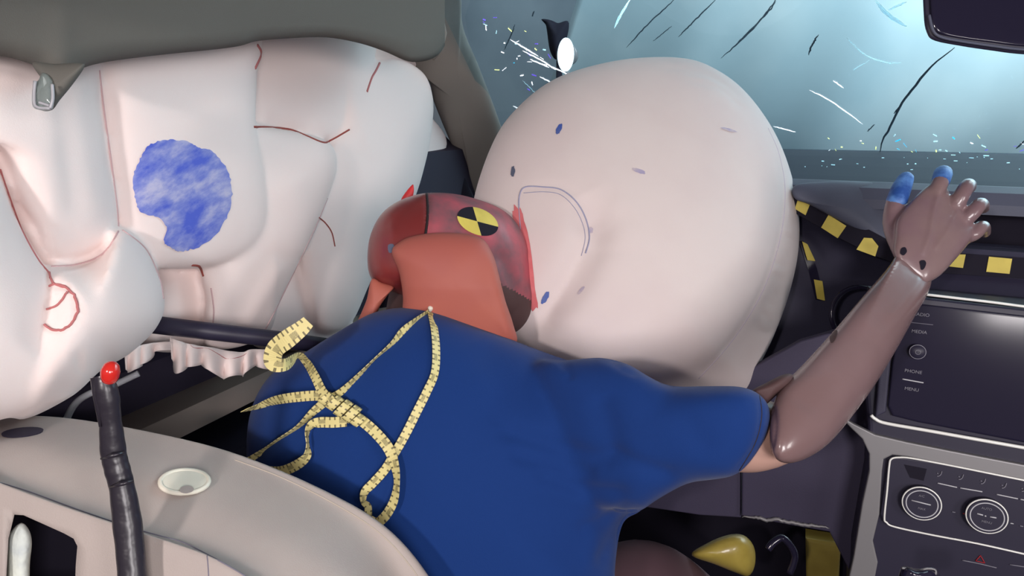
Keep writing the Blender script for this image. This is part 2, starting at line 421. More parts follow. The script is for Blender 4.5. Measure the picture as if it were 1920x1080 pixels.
def text_mesh(name, txt, size, x, y, origin, n, m, parent, off=0.0012, tilt=0):
    c = bpy.data.curves.new(name, 'FONT'); c.body = txt; c.size = size; c.align_x = 'CENTER'; c.align_y = 'CENTER'; c.extrude = 0.0001
    o = bpy.data.objects.new(name, c); COL.objects.link(o)
    dg = bpy.context.evaluated_depsgraph_get(); me = bpy.data.meshes.new_from_object(o.evaluated_get(dg)); bpy.data.objects.remove(o)
    n = Vector(n).normalized(); u = Vector((1,0,0)); v = n.cross(u).normalized()
    if v.z < 0: v = -v
    p = on_plane(x, y, origin, n)+n*off
    mt = Matrix((u, v, n)).transposed().to_4x4(); mt.translation = p; me.transform(mt)
    return link_mesh(name, me, m, parent, False)

# ------------------------------------------------------------------ setting: crash hall outside the car
V, F = box(-9, 9, -4, 7.2, -0.02, 0.0); mesh_obj('floor', V, F, 'floor', smooth=False, kind='structure', label='dark concrete floor of the crash hall')
V, F = box(-9, 9, 7.0, 7.15, 0, 6.5); mesh_obj('wall_front', V, F, 'wall', smooth=False, kind='structure', label='dim blue-grey hall wall seen beyond the cracked windscreen')
V, F = box(-9.2, -9.0, -4, 7.2, 0, 6.5); mesh_obj('wall_left', V, F, 'wall', smooth=False, kind='structure', label='dim hall wall beyond the driver side')

# bright white board standing ahead of the car; its left edge leans
bd = empty('lighting_board', (1.0, 4.0, 0), 'large bright white board standing ahead of the car beyond the windscreen', 'board')
Yb = 4.0
tl, bl = at_y(1092, -40, Yb), at_y(1020, 185, Yb)
ex = (tl-bl)/(tl.z-bl.z)
top = bl+ex*(4.2-bl.z); bot = bl+ex*(0.02-bl.z)
V, F = [], []; nb = 160                       # stiff sheet with soft upright waves
for i in range(nb):
    t = i/(nb-1); wv = 0.026*math.sin(t*19+1.0)+0.010*math.sin(t*43+0.4)+0.003*math.sin(t*97)
    b_ = bot.lerp(Vector((5.5, Yb, 0.02)), t); t_ = top.lerp(Vector((5.5, Yb, 4.2)), t)
    V += [b_+Vector((0,wv*0.6,0)), t_+Vector((0,wv,0)), t_+Vector((0,wv+0.03,0)), b_+Vector((0,wv*0.6+0.03,0))]
for i in range(nb-1):
    for j in range(4): F.append((i*4+j, i*4+(j+1)%4, i*4+4+(j+1)%4, i*4+4+j))
F += [(0,1,2,3), tuple((nb-1)*4+j for j in (3,2,1,0))]
mesh_obj('panel', V, F, 'board', bd)
for xx in (1.2, 3.4):
    V, F = box(xx, xx+0.06, Yb+0.13, Yb+0.19, 0, 4.0); mesh_obj('support_post', V, F, 'silver', bd, smooth=False)
# dark camera head on a stand left of the board
st = empty('hall_camera_stand', at_y(1045, 60, 3.6), 'dark silhouette of equipment standing beside the white board', 'equipment')
st.location.z = 0
pc = at_y(1050, 60, 3.6)
dst = (at_y(1045,70,3.6)-CAM).dot(FWD)
g = merge(pillow([(1024,36),(1042,44),(1066,40),(1062,75),(1046,112),(1032,98),(1026,62)], dst, 0.08, 0.08, n=40, rings=8), pillow([(1014,36),(1034,38),(1050,48),(1036,54)], dst, 0.03, 0.03, n=24, rings=6))
me = fused('camera_head', g, 0.008, 2); link_mesh('camera_head', me, 'black_matt', st)
V, F = tube_geo([Vector((pc.x,3.6,0)), Vector((pc.x,3.6,pc.z-0.15))], 0.018, 10); mesh_obj('pole', V, F, 'black_matt', st)
# bright reflection on the board edge, put in as a glowing disc
lp = empty('round_lamp', at_y(1062, 103, 3.4), 'small white glaring lamp at the left edge of the board', 'lamp')
lc = at_y(1062, 103, 3.4); lp.location = (lc.x, lc.y, 0)
V, F = lathe_geo(lc, (0,-1,0), [(0.02,-0.08),(0.05,-0.05),(0.06,0.0),(0.058,0.004)], 24)
mesh_obj('housing', V, F, 'silver', lp)  # holder for the added glowing disc
em = bpy.data.materials.new('lamp_face'); em.use_nodes = True
em.node_tree.nodes['Principled BSDF'].inputs['Emission Color'].default_value = (1,1,1,1); em.node_tree.nodes['Principled BSDF'].inputs['Emission Strength'].default_value = 1.6
V = [lc+Vector((0.045*math.cos(a), -0.006, 0.085*math.sin(a))) for a in np.linspace(0, 2*math.pi, 32, endpoint=False)]
V += [v+Vector((0,-0.01,0)) for v in V]
mesh_obj('lamp_face', V, [tuple(range(32)), tuple(range(32,64))]+[(i,(i+1)%32,32+(i+1)%32,32+i) for i in range(32)], em, lp, smooth=False)
V, F = tube_geo([Vector((lc.x,3.42,0)), Vector((lc.x,3.42,lc.z-0.05))], 0.012, 8); mesh_obj('pole', V, F, 'silver', lp)

# ------------------------------------------------------------------ setting: windscreen
WB = at_y(1700, 288, 1.62); WN = Vector((0, -math.sin(math.radians(31)), -math.cos(math.radians(31))))
WN = Vector((0, -math.sin(math.radians(31)), -math.cos(math.radians(31))))   # inward (down and back)
def ws(x, y, off=0.0): return on_plane(x, y, WB, WN) + WN*off
def ws_xy(X, Y):                              # point on the glass above car coordinates X, Y
    return Vector((X, Y, WB.z + (WB.y-Y)*math.tan(math.radians(31))))
wcorn = [ws_xy(-0.78,1.66), ws_xy(0.95,1.66), ws_xy(0.80,0.86), ws_xy(-0.64,0.86)]
V = wcorn + [p - WN*0.005 for p in wcorn]
glass = mesh_obj('window_1', V[:4], [(0,1,2,3)], 'glass', smooth=False, kind='structure', label='shattered laminated windscreen with long cracks and glittering splinters')
def crack(pts, r, m, n=24, jit=0.45, name='crack'):
    q = spline(pts, n); q += rng.normal(0, jit, q.shape)*np.r_[0, np.ones(n-2), 0][:,None]
    p = [ws(a[0], a[1], 0.0012) for a in q]
    rr = [max(0.0003, r*min(1, 3*min(i, n-1-i)/n+0.25)) for i in range(n)]
    V, F = tube_geo(p, rr, 5); mesh_obj(name, V, F, m, glass)
for pts, r in [([(1268,-5),(1215,45),(1175,88)],.0012), ([(1345,-5),(1300,40),(1272,68)],.0012), ([(1458,-5),(1410,55),(1352,108)],.0014),
               ([(1790,88),(1748,122),(1712,165),(1690,195),(1668,240),(1655,262),(1648,295)],.0022), ([(1455,0),(1440,22),(1395,68),(1380,82)],.0012),
               ([(1535,64),(1522,85),(1516,102)],.0016), ([(1690,195),(1676,212)],.0012), ([(1640,232),(1626,246)],.0010), ([(1922,262),(1905,278)],.0014),
               ([(966,45),(958,66),(945,95)],.0014), ([(1002,20),(998,30)],.0012), ([(1260,48),(1225,76)],.0008)]:
    crack(pts, r, 'crack_dark')
for pts, r in [([(1518,168),(1560,190),(1618,232)],.0014), ([(1562,150),(1582,164)],.0014), ([(1450,236),(1492,247)],.0014),
               ([(957,73),(985,90),(1010,105)],.0018), ([(980,94),(1015,112),(1042,130)],.0018), ([(994,110),(1030,126)],.0018), ([(1030,122),(1068,140)],.0018),
               ([(1012,143),(1042,158)],.0018), ([(962,198),(984,208)],.0022), ([(963,212),(974,200)],.0018), ([(1183,-5),(1152,52)],.0010)]:
    crack(pts, r*0.75, 'crack_white', 14, 0.3)
for pts, r in [([(1642,0),(1665,26),(1700,48)],.0040), ([(1700,2),(1665,18)],.0022), ([(1588,70),(1620,100),(1660,116),(1690,116)],.0014), ([(1600,130),(1630,112)],.0012),
               ([(1180,0),(1165,25),(1153,50)],.0032), ([(1900,0),(1890,20)],.001), ([(980,150),(1010,180)],.0008)]:
    crack(pts, r*0.7, 'crack_soft', 14, 0.4)
for k in range(95):                          # loose splinters lying on the glass, their glitter painted as colour
    if k < 40: x, y = rng.uniform(890,1035), rng.uniform(40,215); y = 60+ (x-890)*0.45 + rng.normal(0,38)
    elif k < 75: x, y = rng.uniform(1440,1920), rng.normal(272,14) + rng.uniform(0,18)
    else: x, y = rng.uniform(1700,1920), rng.normal(300,16)
    if x < 900+ (y-60)*0.28 and k < 40: continue
    L = rng.uniform(1.2,5.0); a = rng.normal(0.45,0.5)
    m = ('crack_white','crack_white','crack_soft','spark_y','spark_c','spark_p')[rng.integers(0,6)]
    p = [ws(x-L*math.cos(a), y-L*math.sin(a), 0.0015), ws(x+L*math.cos(a), y+L*math.sin(a), 0.0015)]
    V, F = tube_geo(p, rng.uniform(0.0004,0.0013), 4); mesh_obj('splinter', V, F, m, glass, smooth=False)

# ------------------------------------------------------------------ setting: headliner, A-pillar, door, car floor
edge = [(-260,80,.0),(-120,92,0),(0,105,0),(45,116,0),(80,128,0),(118,152,0),(150,130,0),(200,116,0),(300,103,0),(400,93,0),(450,86,0),(482,77,0),(540,72,0),(610,70,0),(670,80,0),(720,96,0),(765,115,0),(798,114,0),(820,104,0),(834,86,0)]
eq = spline([(a[0],a[1]) for a in edge], 90)
rows = []
def liner_row(dy, dd, flatten=0.0):
    out = []
    for x, y in eq:
        L = 0.585; d = min(side_depth(x, L), 1.30) + dd
        out.append(P(x, (y*(1-flatten) + 110*flatten)+dy, d))
    return out
rows = [liner_row(-24, 0.05), liner_row(-7, 0.018), liner_row(0, 0.0), liner_row(-12, -0.016), liner_row(-40, -0.022, .4), liner_row(-110, -0.03, .8), liner_row(-220, -0.06, 1), liner_row(-420, -0.16, 1), liner_row(-430,-0.05,1), liner_row(-240,0.04,1)]
V = [v for r in rows for v in r]; n = len(eq); F = []
k = len(rows)
for i in range(k):
    for j in range(n-1): F.append((i*n+j, i*n+j+1, ((i+1)%k)*n+j+1, ((i+1)%k)*n+j))
F.append(tuple(i*n for i in range(k))); F.append(tuple(i*n+n-1 for i in range(k))[::-1])
liner = mesh_obj('ceiling', V, F, 'head_liner', kind='structure', label='sagging grey headliner edge along the roof rail above the curtain airbag')
V, F = box(-0.72, 0.78, -0.55, 0.84, 1.575, 1.60); mesh_obj('roof_panel', V, F, 'head_liner', liner, smooth=False)
# torn flap hanging from it with a piece of clear plastic
V, F = pillow([(60,118),(100,120),(150,118),(158,126),(135,160),(112,188),(98,206),(78,207),(70,190),(84,160)], lambda x,y: side_depth(90,0.55), 0.012, 0.014, n=48, rings=8)
mesh_obj('torn_flap', V, F, 'head_liner', liner)
V, F = pillow([(80,136),(98,150),(101,190),(96,206),(72,206),(60,196),(62,160),(72,150)], lambda x,y: side_depth(90,0.55)-0.012, 0.006, 0.004, n=32, rings=6)
cp = mesh_obj('clip', V, F, 'clear', liner, label='torn clear plastic clip')
for pts in ([(66,152),(64,180),(68,200),(94,203)], [(98,158),(99,185),(94,203)], [(74,192),(92,198)]):
    V, F = tube_geo([P(x,y,side_depth(90,0.55)-0.0185) for x,y in spline(pts,12)], 0.0012, 6); mesh_obj('clip_rim', V, F, 'hose', cp)
V, F = pillow([(700,-90),(848,-60),(868,50),(900,130),(942,245),(962,330),(965,420),(905,430),(882,350),(848,275),(815,195),(795,140),(700,60)],
              lambda x,y: 1.29 + 0.0010*max(0, y+60), 0.045, 0.04, n=90, rings=10, q=0.7)
pil = mesh_obj('trim_1', V, F, 'pillar', kind='structure', label='grey windscreen pillar trim between curtain airbag and front airbag')
V, F = tube_geo([P(x,y,d) for x,y,d in [(800,-10,1.12),(826,30,1.125),(832,62,1.13),(826,92,1.14),(812,112,1.15)]], [.002,.005,.006,.005,.002], 8)
mesh_obj('trim_seam', V, F, 'pillar', pil)

# driver's door behind everything on the left, swept forward (y) from a profile in x,z
door = empty('door_1', (-0.8, 0.6, 0.1), 'dark driver door with a grey armrest strip below the curtain airbag', None, kind='structure')
def sweep_door(name, prof, m, y0=0.15, y1=1.75):
    n = len(prof); V = [Vector((x, y0, z)) for x, z in prof] + [Vector((x, y1, z)) for x, z in prof]
    F = [(j, (j+1)%n, n+(j+1)%n, n+j) for j in range(n)] + [tuple(range(n))[::-1], tuple(n+j for j in range(n))]
    return mesh_obj(name, V, F, m, door, smooth=False)
XD = -0.80
ga = at_x(380, 752, XD+0.07); gb = at_x(380, 800, XD+0.09)     # grey strip, upper and lower edge
sweep_door('door_card', [(XD,0.15),(XD,ga.z+0.30),(XD-0.05,ga.z+0.32),(XD-0.08,ga.z+0.1),(XD-0.08,0.15)], 'door_dark')
sweep_door('armrest_strip', [(XD+0.07,ga.z),(XD+0.09,gb.z),(XD+0.06,gb.z-0.01),(XD-0.01,ga.z-0.03),(XD-0.01,ga.z-0.008)], 'door_grey')
sweep_door('upper_ledge', [(XD,ga.z+0.14),(XD+0.05,ga.z+0.13),(XD+0.055,ga.z+0.11),(XD+0.02,ga.z+0.06),(XD-0.01,ga.z+0.06)], 'black')
sweep_door('pocket_lip', [(XD,gb.z-0.05),(XD+0.10,gb.z-0.055),(XD+0.10,gb.z-0.075),(XD-0.01,gb.z-0.10)], 'door_dark')
V, F = box(-0.85, 0.9, -0.2, 1.9, 0.10, 0.14); mesh_obj('floor', V, F, 'carpet', smooth=False, kind='structure', label='dark carpeted car floor')
V, F = tube_geo([P(x,y,d) for x,y,d in spline([(336,758,1.0),(345,763,.99),(356,766,.985)],6)], 0.003, 6); mesh_obj('paper_scrap', V, F, 'hose', door)
# dark trim behind the pillar foot, mirror triangle
V, F = pillow([(800,300),(835,255),(870,330),(900,400),(905,470),(840,480),(780,420),(770,370)], 1.62, 0.01, 0.02, n=40, rings=6)
mesh_obj('mirror_triangle', V, F, 'black_matt', door)
V, F = pillow([(655,560),(700,500),(735,480),(740,560),(690,640),(640,620)], 1.34, 0.01, 0.02, n=40, rings=6)
mesh_obj('grab_recess', V, F, 'black_matt', door)

# ------------------------------------------------------------------ dashboard
dash = empty('dashboard', (0.1, 1.2, 0.14), 'dark dashboard with screen and climate controls right of the front airbag', 'dashboard')
def pr(py, Y, px=1870):
    p = at_y(px, py, Y); return (Y, p.z)
# top pad, front face and fascia as swept profiles
top_prof = [pr(288,1.62), pr(300,1.50), pr(318,1.38), pr(340,1.27), pr(350,1.23), pr(357,1.215)]
V, F = extrude_profile(top_prof, -0.12, 0.9, 0.03); mesh_obj('top_pad', V, F, 'dash_top', dash, smooth=False)
V, F = extrude_profile([pr(350,1.225), pr(362,1.20), pr(385,1.19), pr(404,1.19)], -0.08, 0.9, 0.03); mesh_obj('upper_face', V, F, 'dash_pad', dash, smooth=False)
V, F = extrude_profile([pr(402,1.20), pr(402,1.28), pr(462,1.25), pr(470,1.15)], 0.13, 0.9, 0.03); mesh_obj('air_slot', V, F, 'black_matt', dash, smooth=False)
V, F = extrude_profile([pr(464,1.16), pr(470,1.13), pr(480,1.125), pr(484,1.13)], 0.13, 0.9, 0.03); mesh_obj('ledge', V, F, 'dash', dash, smooth=False)
V, F = extrude_profile([pr(482,1.13), pr(520,1.115), pr(560,1.09), pr(566,1.02)], 0.13, 0.9, 0.03); mesh_obj('fascia', V, F, 'black', dash, smooth=False)
V, F = extrude_profile([(y+0.22, z-0.10) for y, z in top_prof], -0.55, 0.0, 0.03); mesh_obj('top_pad', V, F, 'dash_top', dash, smooth=False)
# instrument hood left of the hand
V, F = pillow([(1488,350),(1520,342),(1600,340),(1700,352),(1722,400),(1712,455),(1690,478),(1640,452),(1580,418),(1520,385),(1490,372)], lambda x,y: 1.06-0.0001*(y-400), 0.02, 0.05, n=64, rings=10, q=0.8)
hood = mesh_obj('instrument_hood', V, F, 'dash_pad', dash)
hb = bvh_of(hood.data)
V, F = pillow([(1400,380),(1500,390),(1580,428),(1640,465),(1720,500),(1735,560),(1700,640),(1620,760),(1400,780)], 1.15, 0.02, 0.03, n=64, rings=8, q=0.6)
col = mesh_obj('column_shroud', V, F, 'dash', dash); cb = bvh_of(col.data, hood.data)
V, F = ring_geo(P(1610,590,1.05), -FWD, 0.045, 0.004, 40, 6); mesh_obj('vent_ring', V, F, 'black_gloss', dash)
# black and yellow marking tape: strip on the hood's lower edge, on the column and on the fascia
def quad_decal(name, bvh, poly, m, parent, off, fb):
    return decal(name, bvh, poly, m, parent, off=off, n=32, rings=4, fallback=fb, smooth=False)
tape1 = empty('marking_tape', P(1600,440,1.08), 'black and yellow checkered tape along the instrument hood beside the airbag', 'tape', 'checkered marking tapes')
strip = [(1470,352),(1512,372),(1580,405),(1650,442),(1700,470),(1690,498),(1640,480),(1570,445),(1500,405),(1465,385)]
HP, HN = P(1600,430,1.05), Vector((0.1,-1,0.25)).normalized()
prism('strip', strip, HP, HN, 0.0, 0.003, 'black_matt', tape1)
for poly in ([(1497,370),(1518,384),(1510,404),(1490,392)], [(1553,403),(1586,424),(1570,447),(1539,427)], [(1619,446),(1634,447),(1646,462),(1640,481),(1605,468)]):
    prism('square', poly, HP, HN, 0.003, 0.0042, 'yellow', tape1)
tape2 = empty('marking_tape', P(1525,520,1.1), 'short hanging piece of black and yellow tape right beside the airbag edge', 'tape', 'checkered marking tapes')
quad_decal('strip', cb, [(1497,452),(1506,452),(1530,500),(1546,565),(1528,562),(1516,510)], 'black_gloss', tape2, 0.002, 1.1)
for poly in ([(1502,453),(1512,458),(1527,490),(1512,488)], [(1524,524),(1540,527),(1545,564),(1530,560)]):
    quad_decal('square', cb, poly, 'yellow', tape2, 0.004, 1.1)
FP, FN = at_y(1870, 500, 1.122), Vector((0,-1,0.25)).normalized()
tape3 = empty('marking_tape', FP, 'straight black and yellow tape on the fascia above the screen behind the hand', 'tape', 'checkered marking tapes')
prism('strip', [(1700,470),(1960,487),(1960,526),(1700,508)], FP, FN, 0.008, 0.011, 'black_matt', tape3)
for poly in ([(1778,478),(1807,478),(1802,503),(1775,500)], [(1850,482),(1893,486),(1888,514),(1845,510)], [(1932,490),(1958,493),(1955,520),(1930,517)]):
    prism('square', poly, FP, FN, 0.011, 0.0125, 'yellow', tape3)

# centre stack: plane tilted a little back
SP = at_y(1800, 700, 0.985); SN = Vector((0,-1,0.16)).normalized()
def sp(x, y, off=0): return on_plane(x, y, SP, SN)+SN*off
prism('stack_body', [(1640,548),(2230,614),(2200,1300),(1590,1300),(1600,1030),(1625,880),(1628,800),(1620,700)], SP, SN, -0.12, 0.0, 'black', dash, 0.006)
scr = prism('touch_screen', [(1688,590),(1700,574),(1730,570),(1960,596),(2150,618),(2162,640),(2150,860),(2130,868),(1960,836),(1850,815),(1720,790),(1672,778),(1664,760),(1672,680)], SP, SN, 0.0, 0.006, 'black_gloss', dash, 0.003, label='glossy dark screen with side keys')
prism('screen_side_rail', [(1655,600),(1684,585),(1668,680),(1660,770),(1640,780)], SP, SN, 0.0, 0.009, 'dash', dash, 0.003)
def line_on(name, pts, r, m, parent, n=30, off=0.006, flat=1.0):
    q = spline(pts, n); V, F = tube_geo([sp(a[0],a[1],off) for a in q], r, 8); return mesh_obj(name, V, F, m, parent)
line_on('chrome_strip', [(1700,548),(1740,552),(1800,559),(1860,566),(1960,579),(2180,605)], 0.0018, 'chrome', dash, off=0.008)
line_on('chrome_strip', [(1632,775),(1640,782),(1660,790),(1740,804),(1830,820),(1960,843),(2150,878)], 0.0024, 'chrome', dash, off=0.010)
for a, b, r, m in [((1702,603),(1748,608),.0004,'grey_print'), ((1691,709),(1730,716),.0009,'white_print')]:
    line_on('key_mark', [a, ((a[0]+b[0])/2,(a[1]+b[1])/2), b], r, m, scr, 8)
for t, x, y in (('RADIO',1726,589),('MEDIA',1722,621),('PHONE',1711,695),('MENU',1708,728)):
    text_mesh('key_text', t, 0.0062, x, y, SP, SN, 'grey_print', scr, 0.0068)
kb = sp(1718,657,0.006)
V, F = lathe_geo(kb, SN, [(0.0095,0),(0.0095,0.006),(0.0085,0.008),(0.001,0.0085)], 32); kn = mesh_obj('volume_knob', V, F, 'black', scr)
V, F = ring_geo(kb+SN*0.006, SN, 0.0095, 0.0007, 40, 6); mesh_obj('knob_ring', V, F, 'grey_print', scr)
V, F = ring_geo(kb+SN*0.0088, SN, 0.003, 0.0004, 20, 6); mesh_obj('power_mark', V, F, 'grey_print', scr)
prism('silver_frame', [(1572,775),(1600,792),(1640,812),(1700,826),(1780,842),(1980,880),(2215,925),(2200,1200),(2172,1200),(2182,960),(2150,942),(1980,910),(1920,897),(1800,873),(1700,853),(1672,850),(1656,858),(1653,880),(1648,960),(1636,1010),(1645,1050),(1630,1130),(1580,1130),(1600,1040),(1616,940),(1629,880),(1629,848),(1616,820),(1595,800)], SP, SN, 0.0, 0.008, 'silver', dash, 0.002)
clim = prism('climate_panel', [(1664,862),(1680,854),(1780,868),(1980,906),(2150,940),(2172,960),(2160,1080),(2140,1086),(1980,1048),(1800,1012),(1690,988),(1655,975),(1650,960)], SP, SN, 0.0, 0.007, 'black', dash, 0.002, label='dark climate panel with two ringed knobs')
line_on('bright_rim', [(2000,1052),(2140,1084),(2158,1074),(2168,962),(2148,943),(1980,909),(1920,897),(1860,885),(1780,869),(1710,856),(1685,854),(1670,857),(1666,870),(1662,915),(1657,965),(1661,975),(1676,983),(1740,997),(1830,1014),(1920,1034),(2000,1052)], 0.0013, 'chrome', clim, 200, off=0.0085)
for j, (x, y) in enumerate(((1728,944),(1850,968))):
    c = on_plane(x, y, SP+SN*0.017, SN)-SN*0.010
    V, F = lathe_geo(c, SN, [(0.0230,0),(0.0230,0.010),(0.0215,0.012),(0.001,0.012)], 48); kn = mesh_obj('knob', V, F, 'black', clim, smooth=False)
    V, F = ring_geo(c+SN*0.010, SN, 0.0226, 0.0012, 64, 8); mesh_obj('outer_ring', V, F, 'chrome', kn)
    V, F = ring_geo(c+SN*0.012, SN, 0.0186, 0.0008, 64, 8); mesh_obj('inner_ring', V, F, 'white_print', kn)
    if j == 0: segs = [((1709,938),(1745,947))]
    else: segs = [((1832,963),(1843,966)), ((1846,967),(1849,968)), ((1856,969),(1868,971))]
    for a, b in segs:
        V, F = tube_geo([on_plane(p[0],p[1],SP+SN*0.0195,SN) for p in (a, b)], 0.0009, 6); mesh_obj('indicator_bar', V, F, 'white_print', kn)
    for t, yy in ((('AUTO', y-14),('MENU', y+11)) if j else ((('A/C', y-14),('MAX', y+10)))):
        text_mesh('knob_text', t, 0.0042, x, yy, SP+SN*0.0195, SN, 'grey_print', kn, 0.0003)
prism('dark_key', [(1694,868),(1736,876),(1730,898),(1705,892)], SP, SN, 0.007, 0.0078, 'black_matt', clim)
for a, b in (((1756,902),(1792,910)), ((1798,911),(1839,918)), ((1866,923),(1905,931)), ((1910,932),(1935,937))):
    line_on('key_bar', [a, ((a[0]+b[0])/2,(a[1]+b[1])/2), b], 0.0008, 'white_print', clim, 6, off=0.0078)
for x, y in ((1760,886), (1800,892), (1841,900), (1880,908), (1917,914)):     # seat heater and air symbols
    line_on('key_symbol', [(x-5,y+3),(x-2,y+3),(x+2,y),(x+4,y-6)], 0.0006, 'grey_print', clim, 10, off=0.0078)
    line_on('key_symbol', [(x-5,y-3),(x-3,y-1)], 0.0006, 'grey_print', clim, 4, off=0.0078)
for x, y, m in ((1786,956,'grey_print'), (1806,959,'red_print'), (1894,977,'white_print'), (1912,982,'grey_print')):
    line_on('key_symbol', [(x-3,y-.5),(x+3,y+.5)], 0.0007, m, clim, 4, off=0.0078)
line_on('hazard_bar', [(1804,1050),(1835,1056),(1868,1064)], 0.0007, 'grey_print', dash, 8, off=0.001)
for a, b in (((1829,1051),(1838,1041)), ((1838,1041),(1846,1055)), ((1846,1055),(1829,1051))):
    line_on('hazard_symbol', [a, b], 0.0006, 'red_print', dash, 4, off=0.001)
line_on('key_bar', [(1893,1058),(1925,1063),(1960,1070)], 0.0007, 'grey_print', dash, 6, off=0.001)
V, F = pillow([(1690,1064),(1720,1066),(1755,1068),(1760,1100),(1690,1110)], 0.70, 0.02, 0.02, n=32, rings=6)
lev = mesh_obj('gear_lever_top', V, F, 'black_gloss', dash)
V, F = tube_geo([P(x,y,.69) for x,y in spline([(1691,1065),(1706,1067),(1720,1071),(1738,1066),(1754,1069),(1752,1082)],20)], 0.0012, 6); mesh_obj('chrome_edge', V, F, 'silver', lev)
# knee panel and the torn lower edge
KP = at_y(1500, 880, 1.0); KN = Vector((0,-1,0.12)).normalized()
prism('knee_panel', [(1392,700),(1500,640),(1640,600),(1640,800),(1632,900),(1600,1040),(1592,1070),(1555,998),(1480,985),(1390,968)], KP, KN, -0.02, 0.0, 'panel', dash, 0.004)
prism('lower_cover', [(1150,890),(1388,880),(1388,975),(1310,970),(1210,955),(1150,955)], KP, KN, -0.03, -0.008, 'panel', dash, 0.003)
V, F = tube_geo([on_plane(x,y,KP,KN)+KN*0.002 for x,y in even([(1392,967),(1420,970),(1440,975),(1455,972),(1480,979),(1510,983),(1530,984),(1556,989)], 40)+rng.normal(0,0.9,(40,2))], [0.0008+0.0022*min(1,min(i,39-i)/8) for i in range(40)], 6)
mesh_obj('torn_edge', V, F, 'silver', dash, label='pale torn edge of the knee panel')
prism('footwell_back', [(1080,930),(1640,930),(1640,1250),(1080,1250)], at_y(1400,1000,1.25), Vector((0,-1,0)), -0.02, 0.0, 'black_matt', dash)

V, F = extrude_profile([(1.02, SP.z+0.16), (0.98, SP.z+0.10), (0.99, SP.z-0.12), (1.03, SP.z-0.34)], sp(2215,800).x, 0.9, 0.03); mesh_obj('glove_box', V, F, 'panel', dash, smooth=False)
# rear-view mirror
mir = empty('rear_view_mirror', P(1850,20,0.72), 'black framed rear-view mirror hanging at the upper right corner', 'mirror')
mo = [(1733,-40),(1732,30),(1738,62),(1752,76),(1800,86),(1860,95),(1920,102),(2050,108),(2120,60),(2120,-60),(1900,-80),(1760,-75)]
V, F = pillow(mo, 0.72, 0.012, 0.035, n=90, rings=12, q=0.4); mesh_obj('housing', V, F, 'black', mir)
mi = [(1746,-40),(1745,25),(1750,52),(1764,64),(1800,72),(1860,80),(1920,87),(2040,92),(2105,50),(2105,-50),(1900,-68),(1770,-62)]
V, F = pillow(mi, 0.7095, 0.002, 0.004, n=90, rings=8, q=0.2); mesh_obj('mirror_glass', V, F, 'black_gloss', mir)
V, F = tube_geo([P(*a) for a in spline([(1742,28,.7085),(1750,58,.7085),(1766,70,.7085),(1800,77,.7085),(1860,86,.7085),(1920,93,.7085),(2040,98,.7085)],40)], 0.0016, 6); mesh_obj('rim', V, F, 'dash_pad', mir)
V, F = tube_geo([P(1930,-50,0.74), P(1930,-140,0.86)], 0.014, 12); mesh_obj('stem', V, F, 'black', mir)

# ------------------------------------------------------------------ front airbag
fb = empty('front_airbag', P(1230,700,1.12), 'big round inflated white airbag in front of the dummy', 'airbag')
fo = [(1040,148),(1115,122),(1200,108),(1290,110),(1350,134),(1400,174),(1447,238),(1478,308),(1497,390),(1497,470),(1480,550),(1450,632),(1420,692),(1396,735),(1320,765),(1180,770),(1040,730),(955,660),(905,560),(886,450),(890,365),(930,255),(980,192)]
me = fused('cushion', pillow(fo, lambda x,y: 1.08+0.00012*(x-1150)-0.00016*(y-400), 0.18, 0.12, center=(1235,545), n=140, rings=28, q=0.8), 0.006, 3)
fold(me, [([(985,640),(1020,590),(1068,530),(1102,470),(1112,420),(1090,365)], 34, 0.015), ([(1010,600),(1060,520),(1095,450)], 14, 0.004),
          ([(1112,440),(1150,420),(1190,400)], 18, 0.0012), ([(1110,470),(1160,470),(1220,478)], 12, 0.0008), ([(1100,430),(1130,390),(1150,350)], 16, 0.0008),
          ([(1280,135),(1340,145),(1400,190)], 7, 0.0022), ([(1240,128),(1310,130),(1370,160)], 6, 0.0018), ([(1290,150),(1350,165),(1395,205)], 6, 0.002),
          ([(985,350),(1060,352),(1098,390),(1104,450)], 9, 0.0015),
          ([(1461,285),(1470,360),(1460,450),(1425,550),(1370,640),(1310,705)], 5, 0.0016)]
     + [([(1468-i*7.0,440+i*25),(1492-i*7.2,452+i*25)], 4.0, 0.0016) for i in range(8)]
     + [([(1475-i*9,395+i*36),(1494-i*8,402+i*36)], 5.0, -0.0012) for i in range(7)])
cushion = link_mesh('cushion', me, 'bag_front', fb); fbv = bvh_of(me)
drape_line('edge_seam', fbv, [(1440,240),(1461,290),(1472,360),(1462,450),(1428,550),(1372,640),(1310,710)], 0.0006, 'thread_faint', fb, 60)
drape_line('patch_stitch', fbv, [(978,445),(974,400),(974,368),(985,351),(1020,351),(1052,356),(1080,378),(1098,410),(1105,445),(1098,475)], 0.0011, 'thread_blue', fb, 60, off=0.0004)
drape_line('patch_stitch', fbv, [(982,362),(1020,360),(1050,365),(1074,386),(1090,414),(1097,445),(1090,480)], 0.0005, 'thread_blue', fb, 60, off=0.0004)
for i, (x, y, a, b, t, m) in enumerate([(1048,243,4.5,11,25,'ink'), (962,322,4,10,5,'ink_grey'), (1022,558,5,13,30,'ink'), (1198,321,13,4,20,'ink_faint'), (1366,244,15,2.5,15,'ink_faint'), (1108,432,4,6,0,'ink_faint'), (1090,545,10,3,-50,'ink_faint')]):
    th = math.radians(t); o = [(x+a*math.cos(k)*math.cos(th)-b*math.sin(k)*math.sin(th), y+a*math.cos(k)*math.sin(th)+b*math.sin(k)*math.cos(th)) for k in np.linspace(0,2*math.pi,10,endpoint=False)]
    decal('ink_mark', fbv, o, m, fb, 0.0009, 20, 3, jag=0.25)
